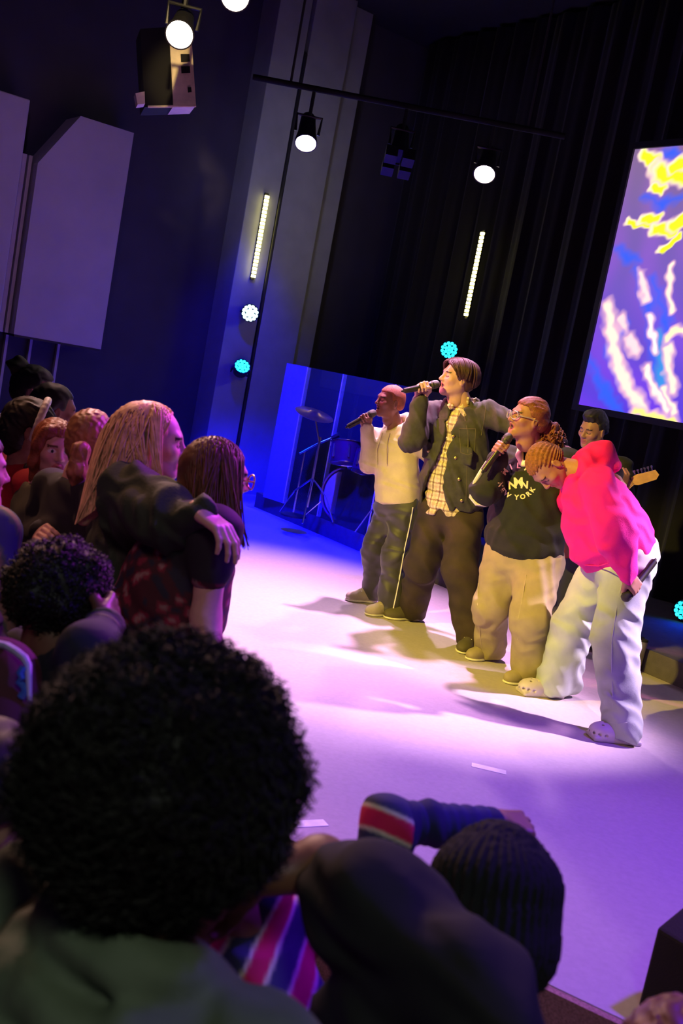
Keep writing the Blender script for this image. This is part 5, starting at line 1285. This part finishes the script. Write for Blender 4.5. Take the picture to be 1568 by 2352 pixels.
# ---- foreground: black T-shirt and beanie
def beanie():
    shL, shR = P(862, 2090, 1.36), P(1088, 2272, 1.26)
    arms = {'L': [shL, P(735, 1985, 1.46), P(590, 2020, 1.42)], 'R': [shR, P(1140, 2450, 1.16), P(1180, 2600, 1.15)]}
    r_ = nrm(shR - shL)
    def top(S, nb, pel, T, A, H):
        S.cone(A['L'][0], lerp(A['L'][0], A['L'][1], .5), .072, .070, .04); S.cone(A['R'][0], lerp(A['R'][0], A['R'][1], .95), .072, .074, .04)
        S.cone(shL, shR, .070, .075, .05)
    t, H, D, o = stand('person in a black ribbed beanie and black shirt bowing in the near foreground', (1140, 2120), 1.50, hf=(.60, .72, -.35), up=(-.10, .35, 1), tf=(.45, .89, 0), skin=(.22, .09, .05), nbpx=(985, 2190, 1.31), arms=arms,
                       topm=mat('black tee', (.011, .010, .013), .85, var=.15), top=top, sleeve=.2, res=.009, disp=wsum(wrinkle(.009, 30, (.7, .2, .7), 91), wrinkle(.004, 60, (.2, .5, 1), 92)), sw=.17, name_top='shirt', pel_off=(.05, -.04, -.02), girth=.88)
    S = SDF(); S.ell((0, -.016, .030), (.104, .122, .128)).col((0, -.02, 0), np.eye(3), [(-.085, .090, .104), (-.06, .102, .118), (-.03, .104, .120), (.03, .104, .120)], .01)
    S.box((0, .12, -.10), (.12, .085, .10), rd=.02, k=.02, sub=True)
    hair_obj(t, H, S, .005, mat('black rib knit', (.006, .006, .008), .9, bump=.3, bscale=300), disp=lambda Q: .0035 * np.sin(44 * np.arctan2(Q[:, 0], Q[:, 1] + .016)) * np.clip(np.hypot(Q[:, 0], Q[:, 1]) / .06, 0, 1) + .003 * np.sin(60 * Q[:, 2]), name='beanie')
beanie()
# ---- head at the lower right corner
def corner_child():
    t, H, D, o = stand('person whose reddish hair just shows at the lower right photo corner', (1560, 2475), 1.35, skin=(.45, .24, .18), topm=mat('violet tee', (.18, .05, .30), .85), sw=.15, hs=.95)
    hair_obj(t, H, cap_sdf(.014, .058, -.07, .062), .006, mat('reddish brown hair', (.20, .06, .04), .5, var=.3), disp=wrinkle(.003, 200, (1, .3, .5), 44))
corner_child()

# ------------------------------------------------------------------ drum kit, shield, small things
def drums():
    fx = nrm((-.38, -.92, 0)); sx = np.array([fx[1], -fx[0], 0.0])
    o = Gd(785, 1205, DECK2); shell = mat('dark wine drum shell', (.06, .012, .03), .3); hd = mat('drum head grey', (.45, .36, .36), .35); hoop = mat('drum hoop', (.25, .10, .12), .35, .3)
    R = .255; c = o + np.array([0, 0, R + .01])
    t = empty('bass_drum', o, 'bass drum with grey front head on the riser behind the clear shield', 'drum', 'drum kit behind the shield')
    MB().lathe(c - fx * .36, fx, [(0, R - .02), (.0, R - .005), (.35, R - .005), (.35, R - .02)], 40).build('shell', shell, t, True)
    MB().lathe(c, fx, [(-.012, R - .02), (-.010, R - .02), (-.009, .001)], 40).build('front_head', hd, t, True)
    for q in (0, -.36): MB().tube([c + fx * q + R * (cos(a) * sx + sin(a) * np.array([0, 0, 1])) for a in np.linspace(0, 2 * pi, 49)], .010, 6, False).build('hoop', hoop, t, True)
    for k in range(8):
        a = k * pi / 4 + .2; p = c + (R + .008) * (cos(a) * sx + sin(a) * np.array([0, 0, 1])); MB().tube([p + fx * .0, p - fx * .08], .007, 6).build('claw', chrome, t)
    for s in (-1, 1):
        p = c - fx * .06 + sx * s * R * .95 - (0, 0, .08); MB().tube([p, p + sx * s * .13 - (0, 0, c[2] - .08 - DECK2 - .008) + fx * .05], .007, 6).build('spur', chrome, t)
    def drum(ctr, r, h, label, ax=(0, 0, 1)):
        tt = empty('tom_drum', ctr, label, 'drum', 'drum kit behind the shield'); ax = nrm(ax); ctr = np.array(ctr)
        MB().lathe(ctr, ax, [(-h / 2, r - .01), (-h / 2, r), (h / 2, r), (h / 2, r - .01)], 28).build('shell', shell, tt, True)
        MB().lathe(ctr, ax, [(h / 2 - .008, r - .004), (h / 2 - .006, .001)], 28).build('head', mat('white drum head', (.7, .66, .62), .5), tt, True)
        e = nrm(np.cross(ax, (1, .2, 0))); g = np.cross(ax, e)
        for z in (-h / 2, h / 2): MB().tube([ctr + ax * z + (r + .004) * (cos(a) * e + sin(a) * g) for a in np.linspace(0, 2 * pi, 29)], .006, 5, False).build('rim', chrome, tt, True)
        for k in range(6):
            a = k * pi / 3; p = ctr + (r + .006) * (cos(a) * e + sin(a) * g); MB().box(p, e * .008, g * .008, ax * h * .3).build('lug', chrome, tt)
        return tt
    a = drum(P(793, 1040, 8.75), .13, .19, 'wine red tom mounted left on the bass drum', (-.1, .25, 1)); p = P(800, 1080, 8.9); MB().tube([P(798, 1060, 8.85), p, c + (0, 0, R)], .011, 6).build('mount', chrome, a)
    a = drum(P(850, 1062, 8.6), .14, .20, 'wine red tom mounted beside the cream hoodie', (.05, .25, 1)); MB().tube([P(848, 1080, 8.7), P(835, 1095, 8.85), c + (0, 0, R)], .011, 6).build('mount', chrome, a)
    sn = P(752, 1062, 9.9); a = drum(sn, .17, .15, 'snare drum on a stand beside the bass drum', (0, .1, 1)); MB().tube([sn - (0, 0, .08), (sn[0], sn[1], DECK2 + .01)], .012, 6).build('stand', chrome, a)
    def stand_(px, d, top, label, tripod=.28):
        b = np.array([px[0], px[1], DECK2]); tt = empty('cymbal_stand', b, label, 'cymbal stand', 'stands behind the shield')
        MB().tube([b + (0, 0, .12), b + (0, 0, .75)], .012, 8).build('lower_tube', chrome, tt, True); MB().tube([b + (0, 0, .7), np.array(top)], .008, 8).build('upper_tube', chrome, tt, True)
        for k in range(3):
            A = k * 2 * pi / 3 + .5; f = b + tripod * np.array([cos(A), sin(A), 0]) + (0, 0, .012); MB().tube([b + (0, 0, .38), lerp(b, f, .6) + (0, 0, .22), f], .008, 6).build('leg', chrome, tt)
        return tt
    q = Gd(700, 1195, DECK2); tp = P(722, 950, q[1]); s1 = stand_(q, 0, tp, 'chrome cymbal stand left of the bass drum')
    MB().lathe(tp, (.15, -.25, 1), [(-.012, .17), (-.008, .175), (.005, .06), (.018, .045), (.024, .001)], 32).build('cymbal', mat('bronze', (.55, .32, .10), .3, .9), s1, True)
    q = Gd(672, 1185, DECK2); tp = P(700, 1035, q[1]); s2 = empty('microphone_stand', q, 'boom microphone stand in front of the drums', 'microphone stand', 'stands behind the shield')
    MB().tube([q + (0, 0, .02), tp], .009, 8).build('upright', chrome, s2, True); MB().lathe(q, (0, 0, 1), [(0, .12), (.015, .12), (.03, .02)], 20).build('base', metal_dk, s2, True)
    MB().tube([P(688, 1042, q[1]), P(728, 1020, q[1] - .05), P(765, 1005, q[1] - .1)], .008, 6).build('boom', chrome, s2); MB().tube([P(762, 1006, q[1] - .1), P(778, 998, q[1] - .12)], [.018, .022], 10).build('boom_microphone', mic_m, s2, True)
    q = Gd(838, 1240, DECK2); q = q + np.array([.15, .1, 0]); s3 = stand_(q, 0, q + (0.05, 0, .95), 'chrome cymbal stand right of the bass drum')
    MB().lathe(q + (0.05, 0, .95), (-.1, -.25, 1), [(-.012, .19), (-.008, .195), (.005, .06), (.018, .045), (.024, .001)], 32).build('cymbal', MATS['bronze'], s3, True)
    # drummer on a stool
    st0 = P(815, 1100, 10.5); st0[2] = DECK2
    t = empty('person', st0, 'drummer in a dark red shirt seated behind the drums', 'person')
    fw = nrm((-.5, -.86, 0)); rr = np.array([fw[1], -fw[0], 0]); pel = st0 + (0, 0, .60); nb = pel + (0, 0, .50) + fw * .05; hc = P(777, 958, 10.45)
    nb = hc - (0, 0, .165); pel = np.array([nb[0], nb[1], DECK2 + .58]) - fw * .05
    H = (hc, face_frame(fw + (0, 0, -.2)), 1.0); shR, shL = nb + rr * .18 - (0, 0, .05), nb - rr * .18 - (0, 0, .05)
    eR, eL = shR + fw * .10 - (0, 0, .25) + rr * .08, shL + fw * .10 - (0, 0, .25) - rr * .08; wR, wL = eR + fw * .22 + (0, 0, .03) - rr * .05, eL + fw * .22 + (0, 0, .03) + rr * .05
    body(t, H, [(nb, pel, .1, .1), (shR, eR, .04, .035), (eR, wR, .034, .026), (shL, eL, .04, .035), (eL, wL, .034, .026)], [place_hand('fist', wR, fw, (0, 0, 1), 1), place_hand('fist', wL, fw, (0, 0, 1), -1)], (.45, .20, .15), neck=nb, hres=.006)
    hair_obj(t, H, cap_sdf(.012, .06, -.05, .062), .008, hair_black)
    T = frame(rr, (0, 0, 1)); S = SDF(); Lt = nb[2] - pel[2]; S.col(pel, frame(rr, nb - pel), [(-.05, .17, .13), (.2, .17, .12), (Lt - .1, .16, .1), (Lt - .02, .08, .08)], .04).cone(shR, shL, .06, .06, .04).cone(shR, lerp(shR, eR, .7), .066, .06, .03).cone(shL, lerp(shL, eL, .7), .066, .06, .03)
    garment('shirt', S, .014, mat('dark red shirt', (.16, .012, .03), .85), t)
    S = SDF(); S.ell(pel, (.17, .14, .11), T)
    for s in (1, -1):
        hp = pel + rr * s * .09; kn = hp + fw * .40 + rr * s * .10; an = np.array([kn[0], kn[1], DECK2 + .08]); S.chain([hp, kn, an], [.09, .07, .06], .03)
        shoe(t, an + fw * .16 - (0, 0, .08), fw, MATS['black shoe'], cotton_w, .27)
    garment('trousers', S, .016, MATS['dark jeans'], t)
    s = empty('drum_stool', (pel[0], pel[1], DECK2), 'black round drum stool under the drummer', 'stool')
    z0 = pel[2] - .13; pp = np.array([pel[0], pel[1], DECK2]); MB().lathe(pp, (0, 0, 1), [(z0 - DECK2 - .07, .15), (z0 - DECK2 - .01, .16), (z0 - DECK2, .14), (z0 - DECK2, .001)], 24).build('seat', black, s, True)
    MB().tube([pp + (0, 0, .1), pp + (0, 0, z0 - DECK2 - .05)], .02, 8).build('post', chrome, s)
    for k in range(3): MB().tube([pp + (0, 0, .25), pp + (.22 * cos(k * 2.09), .22 * sin(k * 2.09), .012)], .01, 6).build('leg', chrome, s)
drums()
def shield():
    gl = bpy.data.materials.new('clear acrylic'); gl.use_nodes = True; nt = gl.node_tree; N = nt.nodes; L = nt.links
    out = N['Material Output']; N.remove(N['Principled BSDF'])
    tr = N.new('ShaderNodeBsdfTransparent'); tr.inputs[0].default_value = (.93, .94, 1, 1); gs = N.new('ShaderNodeBsdfGlossy'); gs.inputs['Roughness'].default_value = .02; gs.inputs[0].default_value = (.9, .92, 1, 1)
    df = N.new('ShaderNodeBsdfTranslucent'); df.inputs[0].default_value = (.8, .85, 1, 1); nz = N.new('ShaderNodeTexNoise'); nz.inputs['Scale'].default_value = 3
    fr = N.new('ShaderNodeFresnel'); fr.inputs[0].default_value = 1.45; m1 = N.new('ShaderNodeMixShader'); m2 = N.new('ShaderNodeMixShader'); m2.inputs[0].default_value = .012
    L.new(fr.outputs[0], m1.inputs[0]); L.new(tr.outputs[0], m1.inputs[1]); L.new(gs.outputs[0], m1.inputs[2]); L.new(m1.outputs[0], m2.inputs[1]); L.new(df.outputs[0], m2.inputs[2]); L.new(m2.outputs[0], out.inputs[0])
    blue_glow = mat('acrylic with painted blue light', (.30, .34, .62), .35, var=.05, alpha=.75)  # blue light on this clear panel put into its colour
    edge = mat('acrylic edge', (.75, .75, .9), .2)
    A, B, C_ = Gd(603, 1141, DECK2), Gd(650, 1156, DECK2), Gd(728, 1186, DECK2); D_ = RM(-6.2, 5.46, DECK2)
    t = empty('drum_shield', B, 'clear acrylic drum shield of standing panels around the kit', 'drum shield')
    tops = [P(643, 836, A[1])[2], P(702, 841, B[1])[2], P(786, 856, C_[1])[2]]
    ht = 1.30
    def pan(p, q, m, h=ht):
        e = nrm(q - p); n_ = np.cross(e, (0, 0, 1)); a, b = p + e * .008, q - e * .008
        MB().box((a + b) / 2 + (0, 0, h / 2 + .002), (b - a) / 2, n_ * .004, (0, 0, h / 2)).build('panel', m, t)
    h = float(np.mean(tops) - DECK2)
    pan(A, B, blue_glow, h); pan(B, C_, gl, h); pan(C_, C_ + UV * .75, gl, h); pan(C_ + UV * .77, C_ + UV * 1.5, gl, h)
    for p in (B, C_, C_ + UV * .76): MB().tube([p + (0, 0, .002), p + (0, 0, h)], .007, 6).build('hinge_post', edge, t)
shield()
# white tape marks on the stage carpet
def tape(px, ln, wd, ang, label):
    c = Gd(*px, STAGE); d = np.array([cos(ang), sin(ang), 0]); e = np.array([-sin(ang), cos(ang), 0])
    o = MB().box(c + (0, 0, .0012), d * ln / 2, e * wd / 2, (0, 0, .001)).build('tape_mark', mat('white gaffer tape', (.9, .9, .88), .6), bevel=.0004)
    tag(o, label, 'tape', 'white tape marks on the stage')
tape((1122, 1766), .145, .045, -.12, 'strip of white tape on the stage carpet before the singers')
tape((712, 1892), .12, .045, .5, 'strip of white tape on the stage showing beside the big afro')
# tumbler behind the bowed singer
b = Gd(1456, 1541, STAGE); t = empty('tumbler', b, 'tall grey tumbler standing on the stage behind the pink hoodie singer', 'tumbler')
MB().lathe(b, (0, 0, 1), [(0, .030), (.004, .033), (.15, .038), (.19, .042), (.20, .040)], 24).build('cup', mat('brushed steel', (.5, .45, .5), .35, .7), t, True)
MB().lathe(b, (0, 0, 1), [(.20, .041), (.214, .041), (.218, .02), (.225, .012)], 24).build('lid', black, t, True)
# floor monitor at the stage edge
def monitor():
    c = Gd(1463, 2312, STAGE); e = nrm(Gd(1568, 2385, STAGE) - c); n_ = np.array([-e[1], e[0], 0]); W = .42
    t = empty('floor_monitor', c + e * W / 2, 'dark floor monitor speaker at the lower right corner of the stage', 'speaker')
    pr = [(0, 0), (.30, 0), (.30, .10), (.13, .27), (0, .23)]
    V = [c + e * s + n_ * y + (0, 0, z) for s in (0, W) for y, z in pr]; k = 5
    MB().add(V, [tuple(range(k))[::-1], tuple(range(k, 2 * k))] + [(j, (j + 1) % k, (j + 1) % k + k, j + k) for j in range(k)]).build('cabinet', mat('black carpet covering', (.018, .014, .014), .95, bump=.4, bscale=300), t, bevel=.008)
    a, b_ = c + n_ * .29 + (0, 0, .115), c + n_ * .14 + (0, 0, .262); g = MB()
    off = np.cross(e, nrm(b_ - a)); off = off if off[2] > 0 else -off
    g.box((a + b_) / 2 + e * W / 2 + off * .012, e * (W / 2 - .02), (b_ - a) / 2, off * .006); g.build('grille', metal_dk, t)
monitor()
